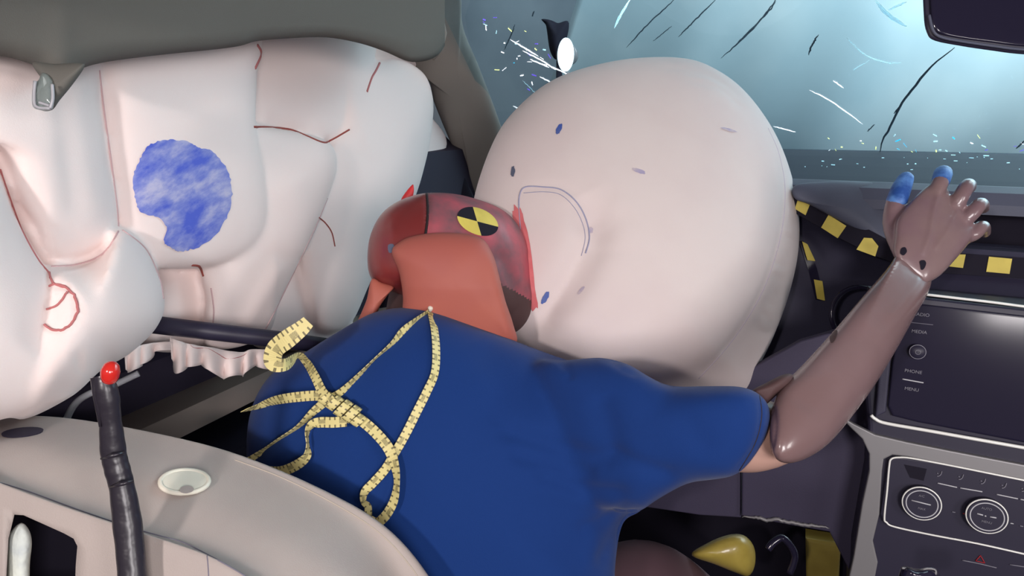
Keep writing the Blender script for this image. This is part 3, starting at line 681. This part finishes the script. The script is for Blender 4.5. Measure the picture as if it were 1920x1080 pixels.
decal('chalk_smear', fbv, [(962,398),(975,392),(985,420),(996,470),(1003,540),(1008,575),(990,570),(975,480)], 'chalk', fb, 0.0012, 40, 5, jag=0.12, label='pink chalk smeared where the face hit')

# ------------------------------------------------------------------ curtain airbag on the left
ca = empty('curtain_airbag', P(300,640,0.85), 'puffed pinkish-white curtain airbag with blue smear on the left', 'airbag')
def sd(L, add=0.0): return lambda x, y: side_depth(x, L)+add
L0 = 0.70
lobes = [
 pillow([(90,500),(150,496),(195,476),(228,426),(274,464),(308,555),(295,612),(242,664),(190,694),(130,746),(30,786),(40,690),(66,600),(80,540)], sd(0.665), 0.085, 0.06, center=(180,590), q=0.8),
 pillow([(-170,225),(-60,262),(-8,312),(28,405),(78,495),(104,556),(100,620),(112,700),(130,744),(0,787),(-170,812)], sd(0.645), 0.055, 0.05, center=(-10,600), q=0.55),
 pillow([(-170,70),(60,50),(182,80),(194,200),(213,330),(221,412),(197,468),(142,494),(96,494),(60,430),(20,350),(-20,265),(-170,200)], sd(0.675), 0.060, 0.06, center=(90,300), q=0.62),
 pillow([(180,50),(330,40),(480,50),(481,150),(480,240),(500,330),(505,415),(475,470),(410,498),(330,504),(285,494),(230,430),(216,350),(198,220)], sd(0.695), 0.060, 0.08, center=(340,300), q=0.42),
 pillow([(430,40),(600,30),(708,50),(704,100),(693,160),(684,210),(652,252),(610,269),(560,256),(520,245),(430,238)], sd(0.77), 0.055, 0.06, center=(570,150), q=0.5),
 pillow([(640,110),(700,114),(750,112),(794,137),(811,180),(811,230),(799,300),(774,380),(734,440),(694,530),(652,612),(590,612),(560,480),(570,380),(600,290),(635,230)], sd(0.775), 0.070, 0.07, center=(710,320), q=0.5),
 pillow([(430,232),(530,243),(614,265),(631,312),(614,370),(594,420),(564,485),(526,560),(496,632),(390,652),(385,560),(375,500),(400,400),(420,300)], sd(0.715), 0.060, 0.08, center=(520,380), q=0.5),
 pillow([(275,490),(370,496),(395,528),(403,600),(392,652),(270,652),(255,560)], sd(0.745), 0.040, 0.04, center=(330,570), q=0.5),
 pillow([(565,400),(606,410),(628,445),(638,510),(657,600),(692,630),(640,657),(540,657),(470,642),(490,560),(540,470)], sd(0.80), 0.060, 0.04, center=(575,560), q=0.5),
 pillow([(800,215),(838,262),(820,305),(775,367),(765,340),(780,270)], sd(0.80), 0.015, 0.02, center=(795,290)),
 pillow([(690,60),(760,70),(790,110),(760,140),(700,180),(680,140)], sd(0.80), 0.01, 0.03, center=(725,110)),
]
me = fused('cushion', merge(*lobes), 0.0042, 2)
fold(me, [([(186,120),(196,220),(214,350)], 10, 0.002), ([(455,620),(490,560),(530,490)], 16, -0.003),
          ([(50,425),(110,428)], 3, 0.0012), ([(52,440),(90,446)], 3, 0.0012), ([(70,470),(100,478)], 4, 0.0015), ([(148,660),(152,700)], 5, 0.002),
          ([(96,535),(124,538),(143,562),(142,598),(116,616),(88,612)], 5, 0.003), ([(120,160),(130,280),(150,420)], 26, 0.003), ([(540,330),(560,400),(540,480)], 40, -0.004)])
cur = link_mesh('cushion', me, 'bag', ca); cbv = bvh_of(me)
decal('blue_smear', cbv, [(262,298),(280,272),(312,262),(350,266),(372,276),(398,286),(424,318),(434,356),(428,398),(408,434),(378,460),(342,470),(322,466),(306,452),(312,428),(296,408),(264,398),(252,368),(250,328)], 'paint', ca, 0.0010, 140, 24, jag=0.035, label='round smear of blue chalk')
drape_line('stitch', cbv, [(0,318),(14,360),(40,430),(70,485),(92,512)], 0.0010, 'thread', ca)
drape_line('stitch', cbv, [(92,538),(106,533),(124,538),(140,556),(146,578),(138,600),(118,618),(98,620),(82,608)], 0.0011, 'thread', ca, off=0.0012)
drape_line('stitch', cbv, [(126,548),(118,562),(106,574),(86,580)], 0.0009, 'thread', ca, off=0.001)
drape_line('stitch', cbv, [(92,512),(100,530),(126,540)], 0.0009, 'thread', ca, off=0.001)
drape_line('stitch', cbv, [(476,238),(510,239),(545,243),(575,255),(606,267),(622,262),(655,243)], 0.0016, 'thread_dark', ca)
drape_line('stitch', cbv, [(598,408),(610,418),(622,436),(628,462)], 0.0012, 'thread_dark', ca, 20)
drape_line('stitch', cbv, [(360,497),(374,500),(382,518)], 0.0016, 'thread_dark', ca, 20)
drape_line('stitch', cbv, [(482,84),(489,100),(478,128)], 0.0020, 'thread', ca, 20)
drape_line('stitch', cbv, [(712,118),(705,132),(697,146),(688,172)], 0.0020, 'thread', ca, 20)
M['thread_pink'] = mat('pale_pink_thread', (206,172,174), 0.85)  # thin pink lines paint the bounced-light tint into the creases
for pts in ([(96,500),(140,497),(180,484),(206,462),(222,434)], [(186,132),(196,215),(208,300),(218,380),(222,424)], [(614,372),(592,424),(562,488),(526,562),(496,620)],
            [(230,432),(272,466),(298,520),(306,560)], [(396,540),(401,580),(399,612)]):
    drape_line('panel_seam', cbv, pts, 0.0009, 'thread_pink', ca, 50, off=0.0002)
# ruffled hem hanging under the curtain
def ruffle(pts, h0, dep, waves, amp, name='hem_ruffle'):
    n = 120; q = spline(pts, n); V, F = [], []
    for i in range(n):
        x, y, h = q[i]; ph = i/n*waves*2*math.pi
        for j in range(7):
            t = j/6; d = dep(x) + amp*t*math.sin(ph) + 0.006*t
            V.append(P(x + 4*t*math.sin(ph*1.0+1), y + 1.2*h*t*(1+0.10*math.sin(ph*0.7)), d))
    for i in range(n-1):
        for j in range(6): F.append((i*7+j, (i+1)*7+j, (i+1)*7+j+1, i*7+j+1))
    o = mesh_obj(name, V, F, 'bag', ca); s = o.modifiers.new('thick', 'SOLIDIFY'); s.thickness = 0.0012
    return o
dr = lambda x: side_depth(x, 0.70)-0.02
r1 = ruffle([(232,650,36),(256,648,38),(268,646,30),(290,642,18),(322,640,12)], 20, dr, 3.2, 0.010)
r2 = ruffle([(318,632,34),(338,640,50),(352,644,36),(372,648,30),(400,652,40),(430,658,42),(455,660,38),(470,655,28),(495,655,30),(530,658,26)], 20, dr, 6.5, 0.012)
rb = bvh_of(r2.data)
drape_line('hem_stitch', rb, [(352,640),(362,652),(385,652),(405,662),(425,672),(445,670),(462,662)], 0.0008, 'thread', ca, 40, off=0.0006)

# black bar lying across below the curtain
V, F = tube_geo([P(x,y,d) for x,y,d in [(250,604,0.735),(400,622,0.76),(520,636,0.80),(640,652,0.87)]], 0.0105, 14)
mesh_obj('seat_belt_bar', V, F, 'black', label='straight black bar below the curtain airbag left of the blue shirt', cat='bar')

# ------------------------------------------------------------------ dummy
du = empty('crash_test_dummy', P(850,1250,0.75), 'crash test dummy in a blue t-shirt bent face first into the airbag', 'dummy')
torso = pillow([(560,668),(640,618),(700,586),(760,576),(810,580),(880,606),(960,637),(1060,674),(1150,700),(1225,780),(1235,880),(1205,955),(1168,980),(1152,1080),(1140,1300),(520,1300),(478,1000),(462,860),(470,770),(505,705)], lambda x,y: 0.815-0.00006*(y-600), 0.115, 0.10, center=(860,900), n=120, rings=22, q=0.75)
shl = pillow([(1000,690),(1060,676),(1100,672),(1132,671),(1180,684),(1220,708),(1260,724),(1330,724),(1400,727),(1440,756),(1442,800),(1422,845),(1384,888),(1340,899),(1290,906),(1235,935),(1185,962),(1100,940),(1020,860)], lambda x,y: 0.76-0.00026*(x-1000) if x < 1400 else 0.656, 0.058, 0.07, center=(1200,810), n=110, rings=18, q=0.6)
me = fused('shirt', merge(torso, shl), 0.0045, 14)
fold(me, [([(930,800),(1000,826),(1080,850),(1150,868)], 20, 0.006), ([(950,850),(1040,872),(1120,892)], 16, 0.005), ([(1000,890),(1090,915),(1180,925)], 14, 0.004),
          ([(1120,740),(1140,800),(1150,880)], 26, 0.004), ([(1130,840),(1200,872),(1270,894)], 16, 0.004),
          ([(1180,940),(1130,975),(1080,990)], 12, 0.003), ([(1200,945),(1150,1010),(1120,1060)], 14, 0.003), ([(1080,930),(1110,1000),(1100,1070)], 20, -0.003),
          ([(1230,740),(1290,790),(1330,860)], 26, 0.002), ([(900,640),(940,720),(930,800)], 30, 0.003), ([(640,640),(700,760),(680,880)], 36, 0.003),
          ([(1424,745),(1426,790),(1412,840),(1374,886)], 4, 0.0014), ([(1145,672),(1165,690),(1200,705)], 7, 0.002), ([(1050,680),(1066,696),(1068,712)], 7, 0.0025)])
shirt = link_mesh('shirt', me, 'shirt', du, label='royal blue cotton t-shirt'); sbv = bvh_of(me)
drape_line('sleeve_hem', sbv, [(1424,742),(1428,780),(1416,830),(1386,882)], 0.0006, 'seam_dark', shirt, 30)
# head: rounded, face pressed to the right; parts follow the seam
hd_o = [(690,505),(692,450),(712,405),(745,378),(790,363),(840,362),(890,372),(940,392),(972,422),(992,468),(1001,525),(1001,568),(985,585),(962,598),(930,590),(860,580),(790,570),(740,548),(705,532)]
headme = fused('head', merge(pillow(hd_o, lambda x,y: 0.90+0.00022*(x-850), 0.085, 0.09, center=(845,475), n=110, rings=18, q=0.8),
                             pillow([(920,480),(985,500),(1000,560),(990,600),(960,625),(930,600)], 0.925, 0.045, 0.04, center=(960,555), n=48, rings=10)), 0.0035, 3)
fold(headme, [([(801,360),(801,400),(798,445)], 4, 0.003), ([(935,470),(960,520),(975,570)], 14, 0.004), ([(985,470),(990,520),(985,560)], 8, 0.003)])
hx, hy, hz = to_px(coords(headme))
head = link_mesh('head', headme, 'head', du, label='red-chalked vinyl head')
head.data.materials.append(M['skull']); head.data.materials.append(M['neck'])
for p in head.data.polygons:
    xs = np.mean([hx[i] for i in p.vertices]); ys = np.mean([hy[i] for i in p.vertices])
    if xs < 800 - 0.04*(ys-400): p.material_index = 1
    if xs > 930 and ys > 545 + 0.55*(xs-945) - 10: p.material_index = 2
hbv = bvh_of(headme)
drape_line('skull_seam', hbv, [(800,364),(802,395),(800,425),(796,448)], 0.0020, 'seam_dark', head, 24)
decal('brow_mark', hbv, [(728,460),(738,458),(740,470),(730,474)], 'ink_grey', head, 0.0006, 16, 3)
# round black/yellow target marker on the head
def ell(x, y, a, b, t, k0, k1, n=14):
    th = math.radians(t); return [(x+a*math.cos(k)*math.cos(th)-b*math.sin(k)*math.sin(th), y+a*math.cos(k)*math.sin(th)+b*math.sin(k)*math.cos(th)) for k in np.linspace(k0,k1,n)]
tm = empty('target_marker', hit(hbv,893,416)[0], 'round black and yellow quartered target sticker on the dummy head', 'sticker')
ca_, sa_ = (893, 416), 14
for i in range(4):                            # quadrants meet on a near vertical and a slanted axis
    a0 = [math.radians(v) for v in (-95, 10, 88, 190)][i]; a1 = [math.radians(v) for v in (10, 88, 190, 265)][i]
    def pt(k):
        e = ell(895, 416, 40, 24, 22, k-math.radians(22), k-math.radians(22), 1)[0]; return e
    poly = [(894,416)] + [pt(k) for k in np.linspace(a0, a1, 12)]
    V = [hit(hbv, x, y, 0.0012)[0] for x, y in poly]; mid = []
    F = [(0, j, j+1) for j in range(1, 12)]
    # subdivide by an inner arc so the sticker follows the skin
    inner = [((894+x)/2, (416+y)/2) for x, y in poly[1:]]; V = [V[0]] + [hit(hbv, x, y, 0.0012)[0] for x, y in inner] + V[1:]
    F = [(0, 1+j, 2+j) for j in range(11)] + [(1+j, 13+j, 14+j, 2+j) for j in range(11)]
    mesh_obj('quadrant', V, F, 'yellow' if i in (0, 2) else 'black_matt', tm)
# pointed red tape at the crown
V, F = pillow([(752,374),(772,347),(776,352),(774,368),(764,378)], 0.915, 0.003, 0.003, n=24, rings=4, smooth=True)
mesh_obj('crown_tape', V, F, 'red_tape', head, label='torn red tape tip')
# neck column and orange neck shield
V, F = rtube([P(800,530,0.92), P(790,600,0.89), P(780,690,0.86)], [0.05,0.05,0.05], m=12); mesh_obj('neck', V, F, 'neck', du)
ns = pillow([(734,472),(748,454),(775,442),(820,436),(870,438),(902,446),(918,465),(932,510),(945,560),(962,608),(966,650),(900,700),(780,680),(756,600),(755,555),(748,510)], lambda x,y: 0.805+0.00022*max(0,y-540)-0.0001*min(0,y-540)*0, 0.034, 0.02, center=(850,525), n=90, rings=14, q=0.75)
me = fused('neck_shield', ns, 0.003, 2); fold(me, [([(915,470),(935,560),(955,640)], 10, -0.003)])
nsh = link_mesh('neck_shield', me, 'orange', du, label='orange rubber neck shield')
V, F = pillow([(697,523),(716,530),(738,538),(728,552),(712,575),(704,600),(690,640),(660,630),(676,590),(688,560)], 0.835, 0.012, 0.008, n=40, rings=8)
mesh_obj('shield_flap', V, F, 'orange', du, label='orange rubber flap at the neck')
# arm: short upper arm stub, forearm, hand
V, F = rtube([P(1330,812,0.685), P(1400,814,0.69), P(1442,814,0.695)], [0.038,0.040,0.036], m=14, n=32); mesh_obj('upper_arm', V, F, 'arm', du)
V, F = pillow([(1405,738),(1440,716),(1470,702),(1486,703),(1482,720),(1455,742),(1430,760)], 0.668, 0.014, 0.012, n=40, rings=8); mesh_obj('elbow_bracket', V, F, 'neck', du)
fd = lambda x, y: 0.645 + 0.14*min(1.1, max(-0.1, ((x-1470)*230+(830-y)*330)/(230**2+330**2)))
fo2 = [(1452,752),(1468,722),(1505,684),(1560,624),(1618,556),(1668,498),(1684,476),(1718,486),(1746,516),(1740,550),(1716,592),(1684,650),(1645,715),(1600,778),(1556,830),(1516,858),(1480,869),(1456,862),(1444,836),(1444,790)]
me = fused('forearm', pillow(fo2, fd, 0.040, 0.040, center=(1585,690), n=120, rings=18, q=0.75), 0.003, 3)
fold(me, [([(1730,512),(1700,556),(1660,600)], 7, -0.0012), ([(1500,770),(1540,700),(1620,600)], 40, 0.002), ([(1449,760),(1453,800),(1446,845)], 5, 0.002)])
fa = link_mesh('forearm', me, 'skin', du, label='glossy brown vinyl forearm'); fav = bvh_of(me)
decal('smudge', fav, [(1560,622),(1570,620),(1568,634),(1560,644),(1556,636)], 'neck', fa, 0.0005, 16, 3)
hdp = lambda x, y: 0.785 + 0.0002*(470-y)
palm = pillow([(1690,500),(1676,474),(1678,445),(1682,412),(1706,380),(1734,352),(1756,340),(1772,346),(1786,372),(1804,392),(1816,412),(1826,440),(1812,462),(1790,488),(1768,512),(1748,526),(1728,530)], hdp, 0.018, 0.020, center=(1755,430), n=80, rings=12, q=0.6)
def finger(pts, r): return rtube([P(x,y,d) for x,y,d in pts], r, n=14, m=14)
fingers = [finger([(1750,368,0.80),(1762,345,0.80),(1768,326,0.812),(1768,326,0.845)], [.0095,.0095,.0088,.0075]),
           finger([(1788,392,0.797),(1802,368,0.792),(1815,347,0.80),(1818,352,0.838)], [.0092,.0092,.0085,.0075]),
           finger([(1802,418,0.795),(1822,400,0.788),(1838,383,0.794),(1843,390,0.832)], [.0092,.0092,.0085,.0075]),
           finger([(1806,446,0.795),(1826,438,0.790),(1842,425,0.796),(1846,436,0.826)], [.0088,.0088,.0080,.007]),
           finger([(1700,470,0.80),(1676,425,0.81),(1678,385,0.815),(1690,355,0.82),(1697,338,0.822)], [.016,.0125,.0115,.0100,.0085])]
me = fused('hand', merge(palm, *fingers), 0.0020, 3)
fold(me, [([(1765,350),(1752,390),(1742,440),(1728,480)], 6, -0.0018), ([(1800,392),(1778,430),(1752,470)], 6, -0.0012), ([(1782,378),(1800,400),(1818,425)], 5, -0.0018)])
hand = link_mesh('hand', me, 'skin_hand', du, label='shiny brown vinyl hand with curled fingers'); hav = bvh_of(me)
for o in ([(1690,466),(1697,464),(1700,472),(1694,479),(1688,475)], [(1724,490),(1732,488),(1736,494),(1732,504),(1727,506),(1725,498)]):
    decal('bolt_hole', bvh_of(me, fa.data), o, 'black_matt', hand, 0.0008, 18, 3)
V, F = rtube([P(1764,340,0.802), P(1768,326,0.811), P(1768,325,0.845)], [.0100,.0105,.009], m=10); mesh_obj('fingertip_wrap', V, F, 'bluetape', hand, label='blue tape on the index fingertip')
V, F = rtube([P(1681,378,0.815), P(1690,354,0.82), P(1698,336,0.823)], [.0122,.0115,.0096], m=10); mesh_obj('fingertip_wrap', V, F, 'bluetape', hand, label='blue tape on the thumb')
# thigh seen in the footwell
V, F = rtube([P(1080,1200,0.90), P(1170,1110,0.96), P(1240,1095,1.06), P(1320,1140,1.16)], [0.07,0.068,0.06,0.05], m=20, n=28); mesh_obj('thigh', V, F, 'thigh', du)

# yellow foam blocks in the footwell
me = fused('padding_cone', merge(pillow([(1296,1040),(1330,1016),(1368,1002),(1396,1004),(1414,1026),(1416,1058),(1404,1080),(1380,1074),(1340,1058)], 1.08, 0.04, 0.03, n=60, rings=12, q=0.8)), 0.004, 1)
link_mesh('padding_cone', me, 'foam_yellow', label='rounded shiny yellow knee pad in the dark footwell', cat='padding')
prism('padding_block', [(1510,1010),(1572,1020),(1576,1040),(1572,1110),(1512,1110)], at_y(1540,1050,1.18), Vector((0,-1,0.1)), -0.04, 0.0, 'foam_yellow', None, 0.006, label='square yellow foam block beside the silver console strip', cat='padding')
V, F = tube_geo([P(x,y,1.06) for x,y in spline([(1440,1030),(1452,1016),(1470,1010),(1490,1040),(1480,1075)],20)], 0.006, 8)
mesh_obj('pedal_cable', V, F, 'black_gloss', label='looped glossy black cable between the yellow pads', cat='cable')

# ------------------------------------------------------------------ driver seat
seat = empty('driver_seat', P(250,1300,0.5), 'grey leather driver seat back in the lower left corner', 'seat')
def curve(pts, d, n=60):
    q = spline(pts, n); return [P(a[0], a[1], d if not callable(d) else d(a[0])) for a in q]
c1 = [(-300,800),(-100,782),(0,779),(130,785),(290,812),(440,850),(600,916),(720,987),(802,1082),(860,1200),(890,1350)]
cm = [(-300,815),(-100,815),(0,826),(120,846),(270,888),(400,938),(530,1000),(620,1062),(690,1140),(740,1230),(770,1370)]
c3 = [(-300,830),(-100,868),(0,905),(110,945),(250,992),(340,1022),(400,1045),(470,1085),(540,1150),(590,1240),(620,1380)]
c4 = [(-300,1150),(-100,1160),(0,1180),(110,1200),(240,1220),(330,1240),(390,1260),(450,1290),(500,1330),(540,1380),(580,1450)]
rows_px = [([(x, y+60) for x, y in c1], 0.70), ([(x, y+12) for x, y in c1], 0.648), (c1, 0.625), ([(x*.93+y2*0, y+6) for (x, y), y2 in zip(c1, range(11))], 0.612),
           (cm, 0.560), ([( (a[0]*.25+b[0]*.75), a[1]*.25+b[1]*.75) for a, b in zip(cm, c3)], 0.528), (c3, 0.512), ([(a[0]*.9+b[0]*.1, a[1]*.9+b[1]*.1) for a, b in zip(c3, c4)], 0.505), (c4, 0.49),
           ([(x, y+260) for x, y in c4], 0.48), ([(x, y+360) for x, y in c4], 0.60), ([(x, y+300) for x, y in c1], 0.75)]
cols = [curve(p, d) for p, d in rows_px]
colsT = []
for j in range(60):
    ring = np.array([tuple(c[j]) for c in cols]); colsT.append(spline(ring, 66, True))
V = [Vector(p) for r in colsT for p in r]; n = 66; F = []
for i in range(59):
    for j in range(n): F.append((i*n+j, i*n+(j+1)%n, (i+1)*n+(j+1)%n, (i+1)*n+j))
F.append(tuple(range(n))[::-1]); F.append(tuple(59*n+j for j in range(n)))
seat_body = mesh_obj('seat_back', V, F, 'seat', seat, label='grey leather backrest')
def cut(target, V, F):
    me = bpy.data.meshes.new('cutter'); me.from_pydata([tuple(v) for v in V], [], F); me.update()
    bm = bmesh.new(); bm.from_mesh(me); bmesh.ops.recalc_face_normals(bm, faces=bm.faces); bm.to_mesh(me); bm.free()
    c = bpy.data.objects.new('cutter', me); COL.objects.link(c)
    md = target.modifiers.new('cut', 'BOOLEAN'); md.object = c; md.operation = 'DIFFERENCE'; md.solver = 'EXACT'
    dg = bpy.context.evaluated_depsgraph_get(); out = bpy.data.meshes.new_from_object(target.evaluated_get(dg))
    target.modifiers.clear(); old = target.data; target.data = out; bpy.data.objects.remove(c); bpy.data.meshes.remove(old); bpy.data.meshes.remove(me)
sbv0 = bvh_of(seat_body.data)
op = [(27,965),(44,966),(80,982),(120,1000),(138,1010),(145,1024),(142,1060),(139,1150),(8,1150),(16,1010)]
V = [P(x,y,0.44) for x,y in op]+[P(x,y,0.57) for x,y in op]; k = len(op)
cut(seat_body, V, [tuple(range(k)), tuple(range(k,2*k))[::-1]]+[(i,(i+1)%k,k+(i+1)%k,k+i) for i in range(k)])
h0, n0 = hit(sbv0, 42, 812); h1, n1 = hit(sbv0, 345, 906)
# headrest guides: dark slot and white collar
V = [hit(sbv0, x, y, 0.0012)[0] for x, y in ell(42,812,40,8.5,-6,0,2*math.pi,25)[:-1]]
V2 = [hit(sbv0, x, y, -0.004)[0] for x, y in ell(42,812,36,6,-6,0,2*math.pi,25)[:-1]]
guide = mesh_obj('headrest_slot', V+V2, [tuple(range(24))]+[(i,(i+1)%24,24+(i+1)%24,24+i) for i in range(24)], 'black', seat, smooth=False, label='dark headrest guide slot')
decal('headrest_collar', sbv0, ell(345,908,45,21,-2,0,2*math.pi,17)[:-1], 'white', seat, 0.004, 40, 6, label='white plastic headrest guide collar')
V, F = tube_geo([hit(sbv0,x,y,0.003)[0] for x,y in ell(345,908,45,21,-2,0,2*math.pi,49)], 0.0022, 8, cap=False); mesh_obj('collar_rim', V, F, 'white', seat)
decal('collar_notch', sbv0, ell(349,926,13,7,-4,0,2*math.pi,17)[:-1], 'seat', seat, 0.0055, 24, 3)
nbv = bvh_of(seat_body.data)
V = [P(x,y,0.56) for x,y in [(x-3 if x<80 else x+3, y-3) for x,y in op]]+[P(x,y,0.57) for x,y in op]
mesh_obj('opening_lining', V, [tuple(range(k)), tuple(range(k,2*k))[::-1]]+[(i,(i+1)%k,k+(i+1)%k,k+i) for i in range(k)], 'black_matt', seat, smooth=False)
drape_line('seam', nbv, [(-20,898),(0,905),(60,924),(130,950),(205,976),(250,991),(300,1005),(345,1018),(395,1043),(440,1068),(475,1090)], 0.0006, 'seat_thread', seat, 60)
drape_line('seam', nbv, [(388,1040),(390,1060),(392,1095)], 0.0005, 'seat_thread', seat, 12)
drape_line('edge_stitch', nbv, [(440,862),(520,892),(600,930),(680,976),(730,1016),(770,1062),(790,1092)], 0.0006, 'seat_stitch', seat, 60)
me = fused('foam_strip', pillow([(34,982),(44,980),(56,996),(60,1020),(56,1060),(52,1150),(14,1150),(13,1060),(15,1010),(24,992)], 0.512, 0.012, 0.012, n=48, rings=8), 0.002, 2)
link_mesh('foam_strip', me, 'foam', label='crumpled white foam strip inside the dark seat opening', cat='foam')

# black taped probe with red lamp in front of the seat
pb = empty('lamp_probe', P(250,1200,0.40), 'black taped rod with a red lamp tip standing in front of the seat', 'rod')
q = spline([(252,1190,0.475,25),(248,1080,0.482,25),(240,990,0.486,24),(229,915,0.486,22),(220,880,0.485,21),(213,850,0.484,22),(208,800,0.481,19),(203,755,0.478,20),(196,720,0.476,19),(192,704,0.476,16)], 70)
rr = [a[3]*a[2]/FPX*(1+0.015*math.sin(i*1.3)+0.03*math.sin(i*0.47)) for i, a in enumerate(q)]
V, F = tube_geo([P(a[0],a[1],a[2]) for a in q], rr, 20, flat=0.8); mesh_obj('rod', V, F, 'tape_black', pb)
V, F = tube_geo([P(179,708,.474), P(181,735,.474), P(188,800,.474)], [.0035,.003,.001], 8); mesh_obj('wire_end', V, F, 'tape_black', pb)
for y0, x0 in ((852,212),(905,229)):
    V, F = tube_geo([P(x0-22,y0+8,.48), P(x0,y0+2,.4745), P(x0+21,y0-3,.48)], [.001,.0018,.001], 6); mesh_obj('tape_edge', V, F, 'tape_black', pb)
V, F = rtube([P(206,706,.472), P(207,697,.471), P(208,692,.471)], [0.0061,0.0064,0.0060], m=8, n=20); mesh_obj('lamp_tip', V, F, 'red_lamp', pb, label='round red lamp tip')
# pale hose behind the seat
V, F = tube_geo([P(*a) for a in spline([(112,830,.72),(125,786,.72),(142,756,.72),(168,738,.72),(200,728,.73),(260,700,.74)],30)], 0.0038, 10)
mesh_obj('air_hose', V, F, 'hose', label='thin pale hose curving behind the black rod above the seat', cat='hose')

# ------------------------------------------------------------------ measuring tape pinned to the shirt back
mt = empty('measuring_tape', hit(sbv,805,584)[0], 'yellow printed measuring tape knotted and pinned on the blue shirt', 'measuring tape')
def sdp(x, y, lift=0.003):                     # depth on the shirt less a lift
    p, _ = hit(sbv, x, y, 0.0, 0.74); return (p-CAM).dot(FWD) - lift
def on(pts, lift=0.004): return [(p[0], p[1], sdp(p[0],p[1],p[4] if len(p)>4 else lift), p[2], p[3] if len(p)>3 else 1) for p in pts]
W = 0.0098
ribbon('strand', on([(803,586,55),(775,605,50),(755,622,30),(735,645,60),(700,676,76),(665,712,55),(640,735,35),(612,752,20),(590,770,25),(560,800,60),(520,826,72),(490,848,55),(452,872,40)]), 'tape', mt, W)
ribbon('strand', on([(808,586,45),(815,620,35),(818,660,30),(815,700,30),(800,735,20),(780,775,15),(760,815,15),(740,850,15),(722,880,15),(700,905,15),(684,922,30),(682,940,50),(690,950,40),(690,972,35)]), 'tape', mt, W)
ribbon('strand', on([(690,972,40),(705,980,30),(722,968,30),(738,940,40),(744,905,60),(740,872,40),(728,840,10),(705,812,0),(680,790,0),(655,772,0),(630,752,0),(605,742,0),(560,744,10),(520,750,25),(490,760,55),(458,769,80)], 0.012), 'tape', mt, W*1.15)
ribbon('strand', on([(650,790,0),(625,792,5),(600,792,10),(584,797,40),(576,812,68),(577,835,75),(575,855,40),(556,872,15),(525,884,10),(490,882,30)], 0.014), 'tape', mt, W*1.15)
ribbon('strand', on([(625,755,20),(605,735,20),(590,705,25),(575,680,35),(560,668,50)], 0.02)+[(535,684,0.675,20,1.3),(512,680,0.67,20,1.7),(516,655,0.665,20,1.9),(540,635,0.66,10,1.9),(565,616,0.66,10,1.6),(578,603,0.66,10,1.3)], 'tape', mt, W*1.05)
kc = [(612,748),(628,756),(644,766),(660,776),(672,788)]
for i, (x, y) in enumerate(kc):                # knot: wraps around the bundle
    d0 = sdp(x, y, 0.014); c = P(x, y, d0); ax = (P(672,788,d0)-P(612,748,d0)).normalized()
    r = (0.0075, 0.009, 0.0105, 0.0105, 0.0075)[i]
    u = ax.cross(FWD).normalized(); v = ax.cross(u); k2 = 28; V, F, uv = [], [], []
    for j in range(k2):
        a = 2*math.pi*j/k2; e = (u*math.cos(a)+v*math.sin(a)*0.8)
        for s, rr_ in ((-1,r),(1,r),(1,r-.0008),(-1,r-.0008)): V.append(c+e*rr_+ax*(s*0.0046+0.002*math.cos(a))); uv.append((j/k2*2*math.pi*r, (s+1)/2))
    for j in range(k2):
        for s in range(4): F.append((j*4+s, j*4+(s+1)%4, ((j+1)%k2)*4+(s+1)%4, ((j+1)%k2)*4+s))
    o = mesh_obj('knot_wrap', V, F, 'tape', mt, smooth=False); ul = o.data.uv_layers.new(name='UVMap')
    for lpp in o.data.loops: ul.data[lpp.index].uv = uv[lpp.vertex_index]
pp, pn = hit(sbv, 806, 585, 0.003)
V, F = lathe_geo(pp, pn, [(0.001,-0.004),(0.0028,0.0),(0.0034,0.002),(0.0026,0.0042),(0.0006,0.005)], 20); mesh_obj('pin_head', V, F, 'white', mt, label='small white pin head')

# crumbs of broken glass lying on the dashboard top
dm = [o for o in dash.children if o.name.startswith('top_pad')][0]; tb = bvh_of(dm.data); geos = []
for k in range(26):
    x, y = rng.uniform(1500,1915), 292+abs(rng.normal(0,16)); c, nn = hit(tb, x, y, 0.0006, 1.4)
    a = rng.uniform(0, 6.28); e = Vector((math.cos(a), math.sin(a)*0.8, 0))*float(rng.uniform(0.001,0.005))
    geos.append(tube_geo([c-e+Vector((0,0,.001)), c+e+Vector((0,0,.001))], float(rng.uniform(0.0004,0.0010)), 4))
V, F = merge(*geos)
mesh_obj('glass_crumbs', V, F, 'crack_soft', smooth=False, kind='stuff', label='glittering crumbs of broken glass on the dashboard top', cat='broken glass')
